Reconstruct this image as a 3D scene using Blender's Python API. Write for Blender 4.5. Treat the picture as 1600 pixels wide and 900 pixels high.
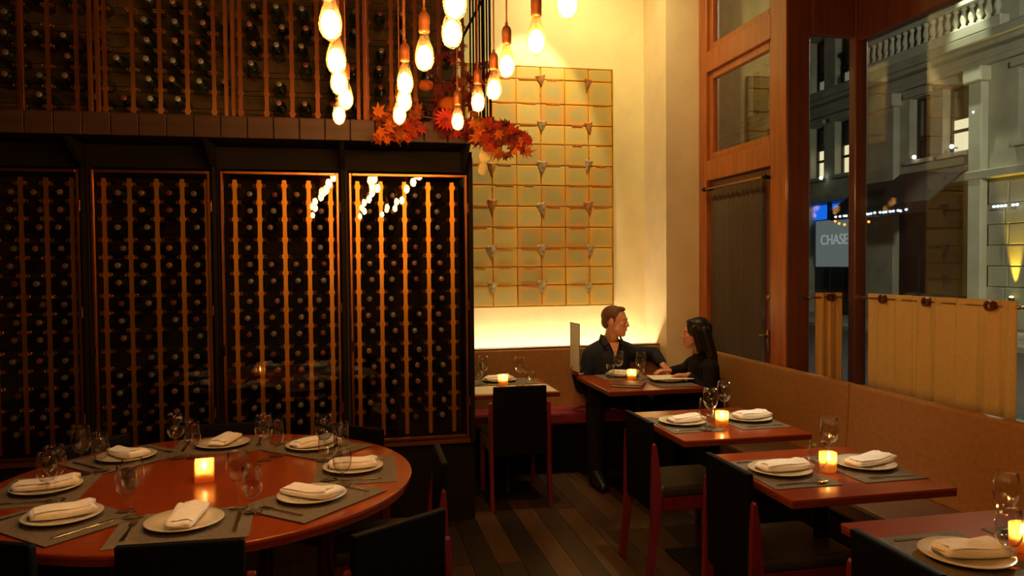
import bpy, bmesh, math, random
from mathutils import Vector, Matrix, Euler
PI = math.pi
R = math.radians
random.seed(7)
for _o in list(bpy.data.objects):
    bpy.data.objects.remove(_o, do_unlink=True)
SC = bpy.context.scene
COL = SC.collection

# ------------------------------------------------------------------ camera, world, exposure
cam = bpy.data.cameras.new('camera')
cam.sensor_width = 36.0
cam.lens = 36.0 * 1200.0 / 1600.0
cam.clip_start = 0.05
cam.clip_end = 200
co = bpy.data.objects.new('camera', cam)
COL.objects.link(co)
yaw, pitch, roll = R(11.8), R(-1.75), R(0.5)
fw = Vector((math.sin(yaw) * math.cos(pitch), math.cos(yaw) * math.cos(pitch), math.sin(pitch)))
rt = Vector((math.cos(yaw), -math.sin(yaw), 0))
up = rt.cross(fw)
up2 = up * math.cos(roll) + rt * math.sin(roll)
rt2 = rt * math.cos(roll) - up * math.sin(roll)
mw = Matrix((rt2, up2, -fw)).transposed().to_4x4()
mw.translation = (0, 0, 1.6)
co.matrix_world = mw
SC.camera = co
w = bpy.data.worlds.new('night')
SC.world = w
w.use_nodes = True
w.node_tree.nodes['Background'].inputs[0].default_value = (0.30, 0.34, 0.40, 1)
w.node_tree.nodes['Background'].inputs[1].default_value = 0.012
SC.view_settings.view_transform = 'Standard'
SC.view_settings.look = 'None'
SC.view_settings.gamma = 1
SC.view_settings.use_curve_mapping = False
SC.view_settings.exposure = 0.2
BULB_L = 105.0        # radiance of the glare-sized core inside a bulb
FLAME_L = 750.0
WARM = (1.0, 0.56, 0.22)
COVE_L = 42.0

# ------------------------------------------------------------------ materials
MATS = {}
def newmat(name):
    m = bpy.data.materials.new(name)
    m.use_nodes = True
    MATS[name] = m
    nt = m.node_tree
    return m, nt, nt.nodes['Principled BSDF'], nt.nodes['Material Output']
def mat(name, col, rough=0.5, metal=0.0, noise=0.0, scale=12.0, stretch=(1, 1, 1), bump=0.0, coat=0.0, spec=0.5, sheen=0.0, col2=None):
    m, nt, b, out = newmat(name)
    b.inputs['Base Color'].default_value = (*col, 1)
    b.inputs['Roughness'].default_value = rough
    b.inputs['Metallic'].default_value = metal
    b.inputs['Specular IOR Level'].default_value = spec
    b.inputs['Coat Weight'].default_value = coat
    b.inputs['Coat Roughness'].default_value = 0.12
    b.inputs['Sheen Weight'].default_value = sheen
    if noise > 0 or bump > 0 or col2:
        tc = nt.nodes.new('ShaderNodeTexCoord')
        mp = nt.nodes.new('ShaderNodeMapping')
        mp.inputs['Scale'].default_value = stretch
        n = nt.nodes.new('ShaderNodeTexNoise')
        n.inputs['Scale'].default_value = scale
        n.inputs['Detail'].default_value = 4
        nt.links.new(tc.outputs['Object'], mp.inputs[0])
        nt.links.new(mp.outputs[0], n.inputs['Vector'])
        r = nt.nodes.new('ShaderNodeValToRGB')
        k = noise
        c2 = col2 if col2 else tuple(min(1, c * (1 + k)) for c in col)
        r.color_ramp.elements[0].color = (*[c * (1 - k) for c in col], 1)
        r.color_ramp.elements[1].color = (*c2, 1)
        r.color_ramp.elements[0].position = 0.3
        r.color_ramp.elements[1].position = 0.7
        nt.links.new(n.outputs['Fac'], r.inputs[0])
        nt.links.new(r.outputs[0], b.inputs['Base Color'])
        if bump > 0:
            bp = nt.nodes.new('ShaderNodeBump')
            bp.inputs['Strength'].default_value = bump
            bp.inputs['Distance'].default_value = 0.003
            nt.links.new(n.outputs['Fac'], bp.inputs['Height'])
            nt.links.new(bp.outputs[0], b.inputs['Normal'])
    return m
def emis(name, col, strength):
    m, nt, b, out = newmat(name)
    e = nt.nodes.new('ShaderNodeEmission')
    e.inputs[0].default_value = (*col, 1)
    e.inputs[1].default_value = strength
    nt.links.new(e.outputs[0], out.inputs[0])
    return m
def thin_glass(name, tint=(1, 1, 1), ior=1.5, rough=0.0, gain=1.0):
    m, nt, b, out = newmat(name)
    t = nt.nodes.new('ShaderNodeBsdfTransparent')
    t.inputs[0].default_value = (*tint, 1)
    g = nt.nodes.new('ShaderNodeBsdfGlossy')
    g.inputs['Roughness'].default_value = rough
    # Schlick reflectance, the same from either side of the thin sheet
    F0 = ((ior - 1) / (ior + 1)) ** 2
    ge = nt.nodes.new('ShaderNodeNewGeometry')
    dt = nt.nodes.new('ShaderNodeVectorMath'); dt.operation = 'DOT_PRODUCT'
    nt.links.new(ge.outputs['Normal'], dt.inputs[0]); nt.links.new(ge.outputs['Incoming'], dt.inputs[1])
    ab = nt.nodes.new('ShaderNodeMath'); ab.operation = 'ABSOLUTE'; nt.links.new(dt.outputs['Value'], ab.inputs[0])
    om = nt.nodes.new('ShaderNodeMath'); om.operation = 'SUBTRACT'; om.inputs[0].default_value = 1.0; nt.links.new(ab.outputs[0], om.inputs[1])
    pw = nt.nodes.new('ShaderNodeMath'); pw.operation = 'POWER'; pw.inputs[1].default_value = 5.0; nt.links.new(om.outputs[0], pw.inputs[0])
    f = nt.nodes.new('ShaderNodeMath'); f.operation = 'MULTIPLY_ADD'; f.inputs[1].default_value = 1 - F0; f.inputs[2].default_value = F0; nt.links.new(pw.outputs[0], f.inputs[0])
    mu = nt.nodes.new('ShaderNodeMath'); mu.operation = 'MULTIPLY'; mu.use_clamp = True
    mu.inputs[1].default_value = gain
    mx = nt.nodes.new('ShaderNodeMixShader')
    nt.links.new(f.outputs[0], mu.inputs[0])
    nt.links.new(mu.outputs[0], mx.inputs[0])
    nt.links.new(t.outputs[0], mx.inputs[1])
    nt.links.new(g.outputs[0], mx.inputs[2])
    nt.links.new(mx.outputs[0], out.inputs[0])
    return m
def translucent(name, col, trans=0.4, see=0.0, rough=0.8, noise=0.0, scale=60, stretch=(1, 1, 1)):
    m, nt, b, out = newmat(name)
    b.inputs['Base Color'].default_value = (*col, 1)
    b.inputs['Roughness'].default_value = rough
    b.inputs['Specular IOR Level'].default_value = 0.2
    tr = nt.nodes.new('ShaderNodeBsdfTranslucent')
    tr.inputs[0].default_value = (*col, 1)
    if noise:
        tc = nt.nodes.new('ShaderNodeTexCoord'); mp = nt.nodes.new('ShaderNodeMapping')
        mp.inputs['Scale'].default_value = stretch
        n = nt.nodes.new('ShaderNodeTexNoise'); n.inputs['Scale'].default_value = scale
        r = nt.nodes.new('ShaderNodeValToRGB')
        r.color_ramp.elements[0].color = (*[c * (1 - noise) for c in col], 1)
        r.color_ramp.elements[1].color = (*[min(1, c * (1 + noise)) for c in col], 1)
        nt.links.new(tc.outputs['Object'], mp.inputs[0]); nt.links.new(mp.outputs[0], n.inputs['Vector'])
        nt.links.new(n.outputs['Fac'], r.inputs[0])
        nt.links.new(r.outputs[0], b.inputs['Base Color']); nt.links.new(r.outputs[0], tr.inputs[0])
    mx = nt.nodes.new('ShaderNodeMixShader'); mx.inputs[0].default_value = trans
    nt.links.new(b.outputs[0], mx.inputs[1]); nt.links.new(tr.outputs[0], mx.inputs[2])
    last = mx
    if see > 0:
        t = nt.nodes.new('ShaderNodeBsdfTransparent')
        m2 = nt.nodes.new('ShaderNodeMixShader'); m2.inputs[0].default_value = see
        nt.links.new(mx.outputs[0], m2.inputs[1]); nt.links.new(t.outputs[0], m2.inputs[2])
        last = m2
    nt.links.new(last.outputs[0], out.inputs[0])
    return m

mat('cream_plaster', (0.88, 0.77, 0.48), 0.85, noise=0.05, scale=6, bump=0.15)
mat('tan_plaster', (0.80, 0.64, 0.42), 0.85, noise=0.05, scale=6, bump=0.15)
mat('dark_wall', (0.10, 0.06, 0.045), 0.8, noise=0.2, scale=3)
mat('ceiling_paint', (0.16, 0.10, 0.07), 0.9, noise=0.1, scale=3)
for i, c in enumerate([(0.034, 0.017, 0.010), (0.050, 0.024, 0.012), (0.022, 0.012, 0.008), (0.072, 0.034, 0.014)]):
    mat('floor_wood%d' % i, c, 0.38, noise=0.35, scale=6, stretch=(12, 0.8, 1), bump=0.1)
mat('window_wood', (0.39, 0.105, 0.020), 0.38, noise=0.22, scale=5, stretch=(6, 6, 0.6), coat=0.2)
mat('window_wood_dark', (0.14, 0.040, 0.018), 0.4, noise=0.25, scale=5, stretch=(6, 6, 0.6), coat=0.2)
mat('table_wood', (0.27, 0.040, 0.007), 0.28, noise=0.10, scale=4, stretch=(1, 9, 9), coat=0.4)
mat('table_edge', (0.16, 0.028, 0.012), 0.3, noise=0.2, scale=5)
mat('maroon_wood', (0.15, 0.014, 0.024), 0.35, noise=0.25, scale=6, stretch=(4, 4, 0.6), coat=0.2)
mat('black_leather', (0.003, 0.003, 0.006), 0.6, spec=0.15, noise=0.3, scale=60, bump=0.12)
mat('seat_leather', (0.036, 0.032, 0.024), 0.5, noise=0.2, scale=60, bump=0.12)
mat('black_metal', (0.015, 0.013, 0.013), 0.4, 0.6)
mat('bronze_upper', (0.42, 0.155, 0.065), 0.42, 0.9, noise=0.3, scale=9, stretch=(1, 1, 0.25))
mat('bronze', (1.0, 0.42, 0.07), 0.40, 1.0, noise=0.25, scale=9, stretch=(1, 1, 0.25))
mat('bronze_frame', (0.36, 0.14, 0.05), 0.30, 0.95, noise=0.2, scale=8)
mat('rack_back', (0.13, 0.085, 0.035), 0.8, noise=0.25, scale=4)
mat('bronze_dark', (0.20, 0.075, 0.040), 0.45, 0.7, noise=0.2, scale=8)
mat('cabinet_black', (0.008, 0.005, 0.005), 0.75, noise=0.3, scale=5, spec=0.2)
mat('cabinet_inside', (0.022, 0.013, 0.011), 0.8, noise=0.3, scale=5)
mat('ledge_wood', (0.055, 0.025, 0.019), 0.6, noise=0.3, scale=4, stretch=(1, 1, 6))
mat('banquette_tan', (0.36, 0.165, 0.055), 0.55, noise=0.12, scale=40, bump=0.15)
mat('banquette_seat_brown', (0.13, 0.055, 0.022), 0.6, noise=0.12, scale=40, bump=0.1)
mat('banquette_seat', (0.22, 0.018, 0.030), 0.5, noise=0.12, scale=40, bump=0.1)
mat('porcelain', (0.66, 0.58, 0.43), 0.22, coat=0.3, noise=0.02, scale=4)
mat('linen', (0.90, 0.83, 0.75), 0.9, noise=0.05, scale=80, bump=0.2, sheen=0.2)
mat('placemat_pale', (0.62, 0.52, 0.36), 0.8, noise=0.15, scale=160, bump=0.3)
mat('placemat', (0.15, 0.115, 0.075), 0.85, noise=0.3, scale=160, bump=0.4)
mat('steel', (0.62, 0.58, 0.52), 0.22, 1.0, noise=0.05, scale=9)
mat('brass_rod', (0.45, 0.30, 0.14), 0.3, 1.0, noise=0.1, scale=9)
mat('copper_socket', (0.50, 0.17, 0.06), 0.38, 0.7, noise=0.15, scale=30)
mat('cord', (0.30, 0.10, 0.04), 0.7, noise=0.2, scale=80)
translucent('wax', (0.95, 0.66, 0.30), 0.5, 0.0, 0.6, 0.03, 10)
mat('bottle_glass', (0.012, 0.016, 0.010), 0.12, coat=0.4, noise=0.3, scale=8)
mat('bottle_glass_green', (0.020, 0.035, 0.012), 0.12, coat=0.4, noise=0.3, scale=8)
for n, c in dict(foil_silver=(0.26, 0.25, 0.28), foil_red=(0.20, 0.05, 0.05), foil_gold=(0.34, 0.20, 0.06), foil_pink=(0.32, 0.18, 0.18)).items():
    mat(n, c, 0.42, 0.35, noise=0.15, scale=50)
mat('menu_paper', (0.80, 0.76, 0.66), 0.8, noise=0.03, scale=20)
mat('menu_leather', (0.10, 0.022, 0.018), 0.45, noise=0.2, scale=40)
mat('menu_black', (0.02, 0.02, 0.02), 0.45, noise=0.2, scale=40)
mat('skin', (0.62, 0.27, 0.15), 0.5, noise=0.08, scale=18)
mat('skin_pale', (0.62, 0.25, 0.15), 0.5, noise=0.08, scale=18)
mat('lips', (0.45, 0.12, 0.09), 0.5, noise=0.05, scale=30)
mat('eye', (0.03, 0.02, 0.02), 0.2, noise=0.05, scale=30)
mat('hair_brown', (0.13, 0.055, 0.022), 0.55, noise=0.4, scale=60, stretch=(3, 3, 0.6), bump=0.5, spec=0.2)
mat('hair_black', (0.014, 0.008, 0.007), 0.35, noise=0.4, scale=60, stretch=(3, 3, 0.4), bump=0.5, spec=0.2)
mat('shirt_navy', (0.020, 0.022, 0.032), 0.8, noise=0.3, scale=30, bump=0.3, spec=0.12)
mat('top_black', (0.011, 0.009, 0.011), 0.8, noise=0.3, scale=30, bump=0.3, spec=0.12)
mat('trousers_dark', (0.008, 0.0075, 0.0075), 0.85, noise=0.3, scale=30, bump=0.2, spec=0.12)
mat('shoe_black', (0.012, 0.010, 0.010), 0.3, noise=0.2, scale=20)
thin_glass('pane_glass', (0.97, 0.97, 0.95), 1.5, 0.0, 1.7)
thin_glass('cabinet_glass', (0.93, 0.92, 0.90), 1.5, 0.0, 1.6)
thin_glass('stem_glass', (0.985, 0.98, 0.965), 1.5, 0.006, 1.8)
thin_glass('bulb_glass', (1.0, 0.80, 0.50), 1.5, 0.05, 1.5)
_nt = MATS['bulb_glass'].node_tree
_out = _nt.nodes['Material Output']; _prev = _out.inputs[0].links[0].from_socket
_tr = _nt.nodes.new('ShaderNodeBsdfTranslucent'); _tr.inputs[0].default_value = (1.0, 0.62, 0.28, 1)
_mx = _nt.nodes.new('ShaderNodeMixShader'); _mx.inputs[0].default_value = 0.035
_nt.links.new(_prev, _mx.inputs[1]); _nt.links.new(_tr.outputs[0], _mx.inputs[2]); _nt.links.new(_mx.outputs[0], _out.inputs[0])
translucent('amber_glass', (0.98, 0.62, 0.20), 0.75, 0.16, 0.4, 0.05, 30)
translucent('cafe_curtain', (0.86, 0.60, 0.25), 0.30, 0.06, 0.9, 0.18, 260, (1, 1, 0.15))
translucent('sheer_curtain', (0.15, 0.10, 0.06), 0.3, 0.22, 0.9, 0.2, 200, (1, 1, 0.1))
emis('filament', WARM, BULB_L)
emis('flame', (1.0, 0.60, 0.20), FLAME_L)
emis('cove_led', (1.0, 0.82, 0.46), COVE_L)

# ------------------------------------------------------------------ mesh helpers
class MB:
    def __init__(s):
        s.v = []; s.f = []
    def add(s, vs, fs):
        o = len(s.v)
        s.v += [tuple(v) for v in vs]
        s.f += [tuple(i + o for i in f) for f in fs]
        return s
    def box(s, x0, x1, y0, y1, z0, z1, M=None):
        vs = [(x, y, z) for z in (z0, z1) for y in (y0, y1) for x in (x0, x1)]
        if M is not None: vs = [M @ Vector(v) for v in vs]
        return s.add(vs, [(0, 2, 3, 1), (4, 5, 7, 6), (0, 1, 5, 4), (2, 6, 7, 3), (0, 4, 6, 2), (1, 3, 7, 5)])
    def cbox(s, c, size, M=None):
        return s.box(c[0] - size[0] / 2, c[0] + size[0] / 2, c[1] - size[1] / 2, c[1] + size[1] / 2, c[2] - size[2] / 2, c[2] + size[2] / 2, M)
    def lathe(s, prof, seg=24, M=None, closed=False, c=(0, 0, 0)):
        vs = []; fs = []
        n = len(prof)
        for i in range(seg):
            a = 2 * PI * i / seg
            for r, z in prof:
                vs.append(Vector((c[0] + r * math.cos(a), c[1] + r * math.sin(a), c[2] + z)))
        for i in range(seg):
            j = (i + 1) % seg
            for k in range(n - 1):
                fs.append((i * n + k, j * n + k, j * n + k + 1, i * n + k + 1))
            if closed: fs.append((i * n + n - 1, j * n + n - 1, j * n, i * n))
        if M is not None: vs = [M @ v for v in vs]
        return s.add(vs, fs)
    def tube(s, pts, r, seg=8, caps=True):
        pts = [Vector(p) for p in pts]
        rr = r if isinstance(r, (list, tuple)) else [r] * len(pts)
        vs = []; fs = []
        ref = Vector((0, 0, 1))
        for i, p in enumerate(pts):
            d = (pts[min(i + 1, len(pts) - 1)] - pts[max(i - 1, 0)]).normalized()
            a = d.cross(ref)
            if a.length < 0.05: a = d.cross(Vector((1, 0, 0)))
            a.normalize(); b = d.cross(a)
            for k in range(seg):
                t = 2 * PI * k / seg
                vs.append(p + (a * math.cos(t) + b * math.sin(t)) * rr[i])
        for i in range(len(pts) - 1):
            for k in range(seg):
                l = (k + 1) % seg
                fs.append((i * seg + k, i * seg + l, (i + 1) * seg + l, (i + 1) * seg + k))
        if caps:
            fs.append(tuple(range(seg))[::-1]); fs.append(tuple(range((len(pts) - 1) * seg, len(pts) * seg)))
        return s.add(vs, fs)
    def prism(s, poly, h0, h1, axis='z', M=None):
        n = len(poly)
        def pt(a, b, h):
            return Vector((a, b, h)) if axis == 'z' else (Vector((a, h, b)) if axis == 'y' else Vector((h, a, b)))
        vs = [pt(a, b, h0) for a, b in poly] + [pt(a, b, h1) for a, b in poly]
        if M is not None: vs = [M @ v for v in vs]
        fs = [tuple(range(n))[::-1], tuple(range(n, 2 * n))] + [(i, (i + 1) % n, n + (i + 1) % n, n + i) for i in range(n)]
        return s.add(vs, fs)
    def ell(s, c, r, seg=16, ring=10, M=None, fn=None):
        vs = []; fs = []
        for j in range(ring + 1):
            t = PI * j / ring
            for i in range(seg):
                a = 2 * PI * i / seg
                d = Vector((math.sin(t) * math.cos(a), math.sin(t) * math.sin(a), math.cos(t)))
                q = 1.0 if fn is None else fn(d)
                v = Vector((d.x * r[0] * q, d.y * r[1] * q, d.z * r[2] * q))
                if M is not None: v = M @ v
                vs.append(v + Vector(c))
        for j in range(ring):
            for i in range(seg):
                k = (i + 1) % seg
                fs.append((j * seg + i, (j + 1) * seg + i, (j + 1) * seg + k, j * seg + k))
        return s.add(vs, fs)
    def cap(s, p0, p1, r0, r1, seg=12):
        p0 = Vector(p0); p1 = Vector(p1); d = (p1 - p0).normalized()
        pts = []; rr = []
        for k in range(5):
            t = PI / 2 * k / 4
            pts.append(p0 - d * r0 * math.cos(t)); rr.append(max(r0 * math.sin(t), r0 * 0.05))
        for k in range(5):
            t = PI / 2 * k / 4
            pts.append(p1 + d * r1 * math.sin(t)); rr.append(max(r1 * math.cos(t), r1 * 0.05))
        ref = Vector((0, 0, 1))
        a = d.cross(ref)
        if a.length < 0.1: a = d.cross(Vector((1, 0, 0)))
        a.normalize(); b = d.cross(a)
        vs = []; fs = []
        for p, r in zip(pts, rr):
            for k in range(seg):
                t = 2 * PI * k / seg
                vs.append(p + (a * math.cos(t) + b * math.sin(t)) * r)
        n = len(pts)
        for i in range(n - 1):
            for k in range(seg):
                l = (k + 1) % seg
                fs.append((i * seg + k, i * seg + l, (i + 1) * seg + l, (i + 1) * seg + k))
        fs.append(tuple(range(seg))[::-1]); fs.append(tuple(range((n - 1) * seg, n * seg)))
        return s.add(vs, fs)
    def mesh(s, name, m, origin=(0, 0, 0), bevel=0.0, smooth=False, segs=1):
        o = Vector(origin)
        me = bpy.data.meshes.new(name)
        me.from_pydata([tuple(Vector(v) - o) for v in s.v], [], s.f)
        bm = bmesh.new(); bm.from_mesh(me)
        if smooth: bmesh.ops.remove_doubles(bm, verts=bm.verts, dist=1e-6)
        bmesh.ops.recalc_face_normals(bm, faces=bm.faces)
        if bevel > 0:
            ed = [e for e in bm.edges if len(e.link_faces) == 2 and e.calc_face_angle(0) > 0.6]
            bmesh.ops.bevel(bm, geom=ed, offset=bevel, segments=segs, affect='EDGES', profile=0.6)
        bm.to_mesh(me); bm.free()
        if smooth:
            for p in me.polygons: p.use_smooth = True
        me.materials.append(MATS[m])
        return me
    def build(s, name, m, parent=None, origin=(0, 0, 0), bevel=0.0, smooth=False, segs=1):
        return link(name, s.mesh(name, m, origin, bevel, smooth, segs), parent)
def link(name, me, parent=None, loc=None, rot=None):
    o = bpy.data.objects.new(name, me)
    COL.objects.link(o)
    if parent: o.parent = parent
    if loc is not None: o.location = loc
    if rot is not None: o.rotation_euler = rot
    return o
def tag(o, label, cat, group=None):
    o['label'] = label; o['category'] = cat
    if group: o['group'] = group
    return o
def thing(name, label, cat, loc=(0, 0, 0), rotz=0.0, group=None):
    o = bpy.data.objects.new(name, None)
    o.empty_display_size = 0.05
    COL.objects.link(o)
    o.location = loc; o.rotation_euler = (0, 0, rotz)
    return tag(o, label, cat, group)
def struct(o):
    o['kind'] = 'structure'
    return o
def sroot(name, loc=(0, 0, 0)):
    o = bpy.data.objects.new(name, None)
    o.empty_display_size = 0.05
    COL.objects.link(o); o.location = loc
    return struct(o)
CH = {}
def kids(o): return [c for c in bpy.data.objects if c.parent == o]
def snapshot(root):
    return (root, [(c, kids(c)) for c in kids(root)])
def dup(snap, loc, rotz=0.0, label=None, group=None):
    root, ch = snap
    r = root.copy(); COL.objects.link(r)
    r.location = loc; r.rotation_euler = (root.rotation_euler.x, root.rotation_euler.y, rotz)
    if label: r['label'] = label
    if group: r['group'] = group
    for c, gs in ch:
        d = c.copy(); COL.objects.link(d); d.parent = r
        for g in gs:
            e = g.copy(); COL.objects.link(e); e.parent = d
    return r
class Kind:
    """first use places the prototype itself, later uses copy it with its parts"""
    def __init__(s, root): s.snap = snapshot(root); s.root = root; s.used = False
    def put(s, loc, rotz, label, group=None):
        if not s.used:
            s.used = True
            s.root.location = loc; s.root.rotation_euler.z = rotz
            s.root['label'] = label
            if group: s.root['group'] = group
            return s.root
        return dup(s.snap, loc, rotz, label, group)

# ------------------------------------------------------------------ room shell
CEIL = 4.4
floor = struct(MB().box(-4.1, 3.4, -4.1, 6.4, -0.12, -0.012).build('floor', 'floor_wood2'))
PLW = 0.135
rnd = random.Random(3)
plank_cache = {}
def plank_mesh(L, mi):
    k = (round(L, 2), mi)
    if k not in plank_cache:
        plank_cache[k] = MB().box(-PLW / 2 + 0.001, PLW / 2 - 0.001, 0.0015, L - 0.0015, -0.0125, 0).mesh('plank', 'floor_wood%d' % mi, bevel=0.0008)
    return plank_cache[k]
rest = MB()
x = -4.05
while x < 3.3:
    y = -4.0 - rnd.choice((0, 0.4, 0.8, 1.2))
    while y < 6.2:
        L = rnd.choice((1.2, 1.6, 2.0))
        if -0.25 < x < 2.35 and y + L > 2.2:
            Lc = min(L, 6.24 - y)
            link('plank', plank_mesh(Lc, rnd.randrange(4)), floor, (x, y, 0))
        else:
            ya, yb = max(y, -4.05), min(y + L, 6.24)
            if yb > ya: rest.box(x - PLW / 2 + 0.001, x + PLW / 2 - 0.001, ya + 0.0015, yb - 0.0015, -0.0125, 0)
        y += L
    x += PLW
pf = rest.build('plank_field', 'floor_wood0', floor)
pf['kind'] = 'stuff'
struct(MB().box(-4.2, 3.6, -4.2, 6.4, CEIL, CEIL + 0.1).build('ceiling', 'ceiling_paint'))
struct(MB().box(-4.1, 2.47, 6.24, 6.36, 0, CEIL).build('wall_back', 'cream_plaster'))
struct(MB().box(2.47, 2.86, 5.77, 6.36, 0, CEIL).build('wall_return', 'tan_plaster'))
struct(MB().box(-4.2, -4.1, -4.2, 6.36, 0, CEIL).build('wall_left', 'dark_wall'))
struct(MB().box(-4.1, 3.4, -4.2, -4.1, 0, CEIL).build('wall_rear', 'dark_wall'))
wr = MB()
wr.box(3.21, 3.33, -4.1, 4.55, 0, 0.74)          # under the side window
wr.box(3.21, 3.33, -4.1, -1.0, 0.74, CEIL)
wr.box(2.92, 3.21, 4.45, 4.55, 0, 0.74)          # under the short front window
struct(wr.build('wall_right', 'dark_wall'))

# ---- timber door bay at X = 2.75 (door, transom window, upper window)
bay = sroot('trim_1', (2.8, 5.1, 0))
O = (2.8, 5.1, 0)
def bayp(name, y0, y1, z0, z1, x0=2.75, x1=2.86, m='window_wood', b=0.004):
    return MB().box(x0, x1, y0, y1, z0, z1).build(name, m, bay, O, bevel=b)
bayp('jamb', 5.635, 5.768, 0, CEIL)
bayp('jamb', 4.50, 4.69, 0, CEIL, x1=2.76)
MB().box(2.761, 2.92, 4.50, 4.69, 0, CEIL).build('corner_post', 'window_wood_dark', bay, O, bevel=0.004)
bayp('lintel', 4.69, 5.635, 2.245, 2.40)
bayp('transom_rail', 4.69, 5.635, 3.09, 3.25)
bayp('head_rail', 4.69, 5.635, 4.2, CEIL)
def window(name, y0, y1, z0, z1, x, m='window_wood', fr=0.055, d=0.05):
    r = sroot(name, (x, (y0 + y1) / 2, z0)); o = (x, (y0 + y1) / 2, z0)
    MB().box(x - d / 2, x + d / 2, y0, y0 + fr, z0, z1).build('sash_stile', m, r, o, bevel=0.004)
    MB().box(x - d / 2, x + d / 2, y1 - fr, y1, z0, z1).build('sash_stile', m, r, o, bevel=0.004)
    MB().box(x - d / 2, x + d / 2, y0 + fr, y1 - fr, z0, z0 + fr).build('sash_rail', m, r, o, bevel=0.004)
    MB().box(x - d / 2, x + d / 2, y0 + fr, y1 - fr, z1 - fr, z1).build('sash_rail', m, r, o, bevel=0.004)
    MB().box(x - 0.004, x + 0.004, y0 + fr, y1 - fr, z0 + fr, z1 - fr).build('pane', 'pane_glass', r, o)
    return r
window('window_1', 4.692, 5.633, 2.402, 3.088, 2.80)
window('window_2', 4.692, 5.633, 3.252, 4.198, 2.80)
dr = sroot('door_1', (2.80, 5.16, 0)); O = (2.80, 5.16, 0)
MB().box(2.78, 2.83, 4.693, 4.82, 0.02, 2.235).build('stile', 'window_wood_dark', dr, O, bevel=0.004)
MB().box(2.78, 2.83, 5.52, 5.632, 0.02, 2.235).build('stile', 'window_wood_dark', dr, O, bevel=0.004)
MB().box(2.78, 2.83, 4.82, 5.52, 2.11, 2.235).build('top_rail', 'window_wood_dark', dr, O, bevel=0.004)
MB().box(2.78, 2.83, 4.82, 5.52, 0.02, 0.30).build('bottom_rail', 'window_wood_dark', dr, O, bevel=0.004)
MB().box(2.80, 2.808, 4.82, 5.52, 0.30, 2.11).build('pane', 'pane_glass', dr, O)
hd = MB().box(2.765, 2.78, 4.735, 4.765, 0.98, 1.14).build('handle_plate', 'brass_rod', dr, O, bevel=0.002)
MB().tube([(2.775, 4.75, 1.1), (2.74, 4.75, 1.1), (2.735, 4.80, 1.1)], 0.009).build('handle', 'brass_rod', hd, O)
MB().lathe([(0, -0.012), (0.014, -0.008), (0.017, 0), (0.014, 0.008), (0, 0.012)], 12, Matrix.Translation((2.772, 4.75, 1.36)) @ Matrix.Rotation(PI / 2, 4, 'Y')).build('lock_knob', 'brass_rod', dr, O, smooth=True)

# sheer curtain and its rod on the door
def curtain(name, p0, p1, z0, z1, m, amp, nf, n=90, seed=0, flare=0.0):
    rr = random.Random(seed)
    p0 = Vector((*p0, 0)); p1 = Vector((*p1, 0)); d = (p1 - p0); L = d.length; d.normalize()
    nrm = Vector((-d.y, d.x, 0))
    ph = [rr.uniform(-0.7, 0.7) for _ in range(n + 1)]
    ph = [sum(ph[max(0, i - 4):i + 5]) / len(ph[max(0, i - 4):i + 5]) for i in range(n + 1)]
    vs = []; fs = []
    rows = 8
    for j in range(rows + 1):
        t = j / rows
        for i in range(n + 1):
            u = i / n
            off = amp * (0.55 + 0.45 * t) * math.sin(2 * PI * nf * u + 3.0 * ph[i]) + amp * 0.25 * math.sin(2 * PI * nf * 2.3 * u + t)
            q = p0 + d * (L * (u + (u - 0.5) * flare * t)) + nrm * off
            vs.append((q.x, q.y, z1 + (z0 - z1) * t))
    for j in range(rows):
        for i in range(n):
            a = j * (n + 1) + i
            fs.append((a, a + 1, a + n + 2, a + n + 1))
    mb = MB().add(vs, fs)
    o = mb.build(name, m, smooth=True)
    sm = o.modifiers.new('thick', 'SOLIDIFY'); sm.thickness = 0.0015
    return o
c = thing('sheer_curtain', 'dark sheer curtain hanging over the glass of the timber door', 'curtain', (2.735, 5.17, 0.3))
s = curtain('cloth', (2.764, 4.80), (2.764, 5.56), 0.30, 2.165, 'sheer_curtain', 0.010, 11, seed=5)
s.parent = c; s.location = (-2.735, -5.17, -0.3)
r_ = thing('curtain_rod', 'thin metal rod with dark knobs across the top of the timber door', 'curtain rod', (2.725, 5.17, 2.175))
MB().tube([(0, -0.44, 0), (0, 0.44, 0)], 0.007).build('rod', 'brass_rod', r_)
for yy in (-0.45, 0.45):
    MB().ell((0, yy, 0), (0.018, 0.026, 0.018)).build('finial', 'black_metal', r_, smooth=True)
    MB().box(-0.004, 0.06, yy * 0.93 - 0.01, yy * 0.93 + 0.01, -0.01, 0.01).build('bracket', 'black_metal', r_)

# ---- short front window + long side window (corner bay)
r = sroot('window_3', (3.07, 4.5, 0.74)); O = (3.07, 4.5, 0.74)
MB().box(2.92, 3.225, 4.47, 4.53, 3.06, CEIL).build('head', 'window_wood_dark', r, O, bevel=0.004)
MB().box(2.92, 3.225, 4.46, 4.54, 0.74, 0.79).build('sill', 'window_wood_dark', r, O, bevel=0.004)
MB().box(2.921, 3.224, 4.496, 4.504, 0.79, 3.06).build('pane', 'pane_glass', r, O)
r = sroot('window_4', (3.23, 1.75, 0.74)); O = (3.23, 1.75, 0.74)
MB().box(3.226, 3.315, 4.465, 4.535, 0.742, CEIL).build('corner_post', 'window_wood_dark', r, O, bevel=0.006)
MB().box(3.24, 3.31, -1.0, 4.465, 3.03, 3.50).build('head', 'window_wood_dark', r, O, bevel=0.004)
MB().box(3.23, 3.32, -1.0, 4.465, 0.742, 0.79).build('sill', 'window_wood_dark', r, O, bevel=0.004)
MB().box(3.24, 3.31, 1.60, 1.68, 0.79, 3.03).build('mullion', 'window_wood_dark', r, O, bevel=0.004)
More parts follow.
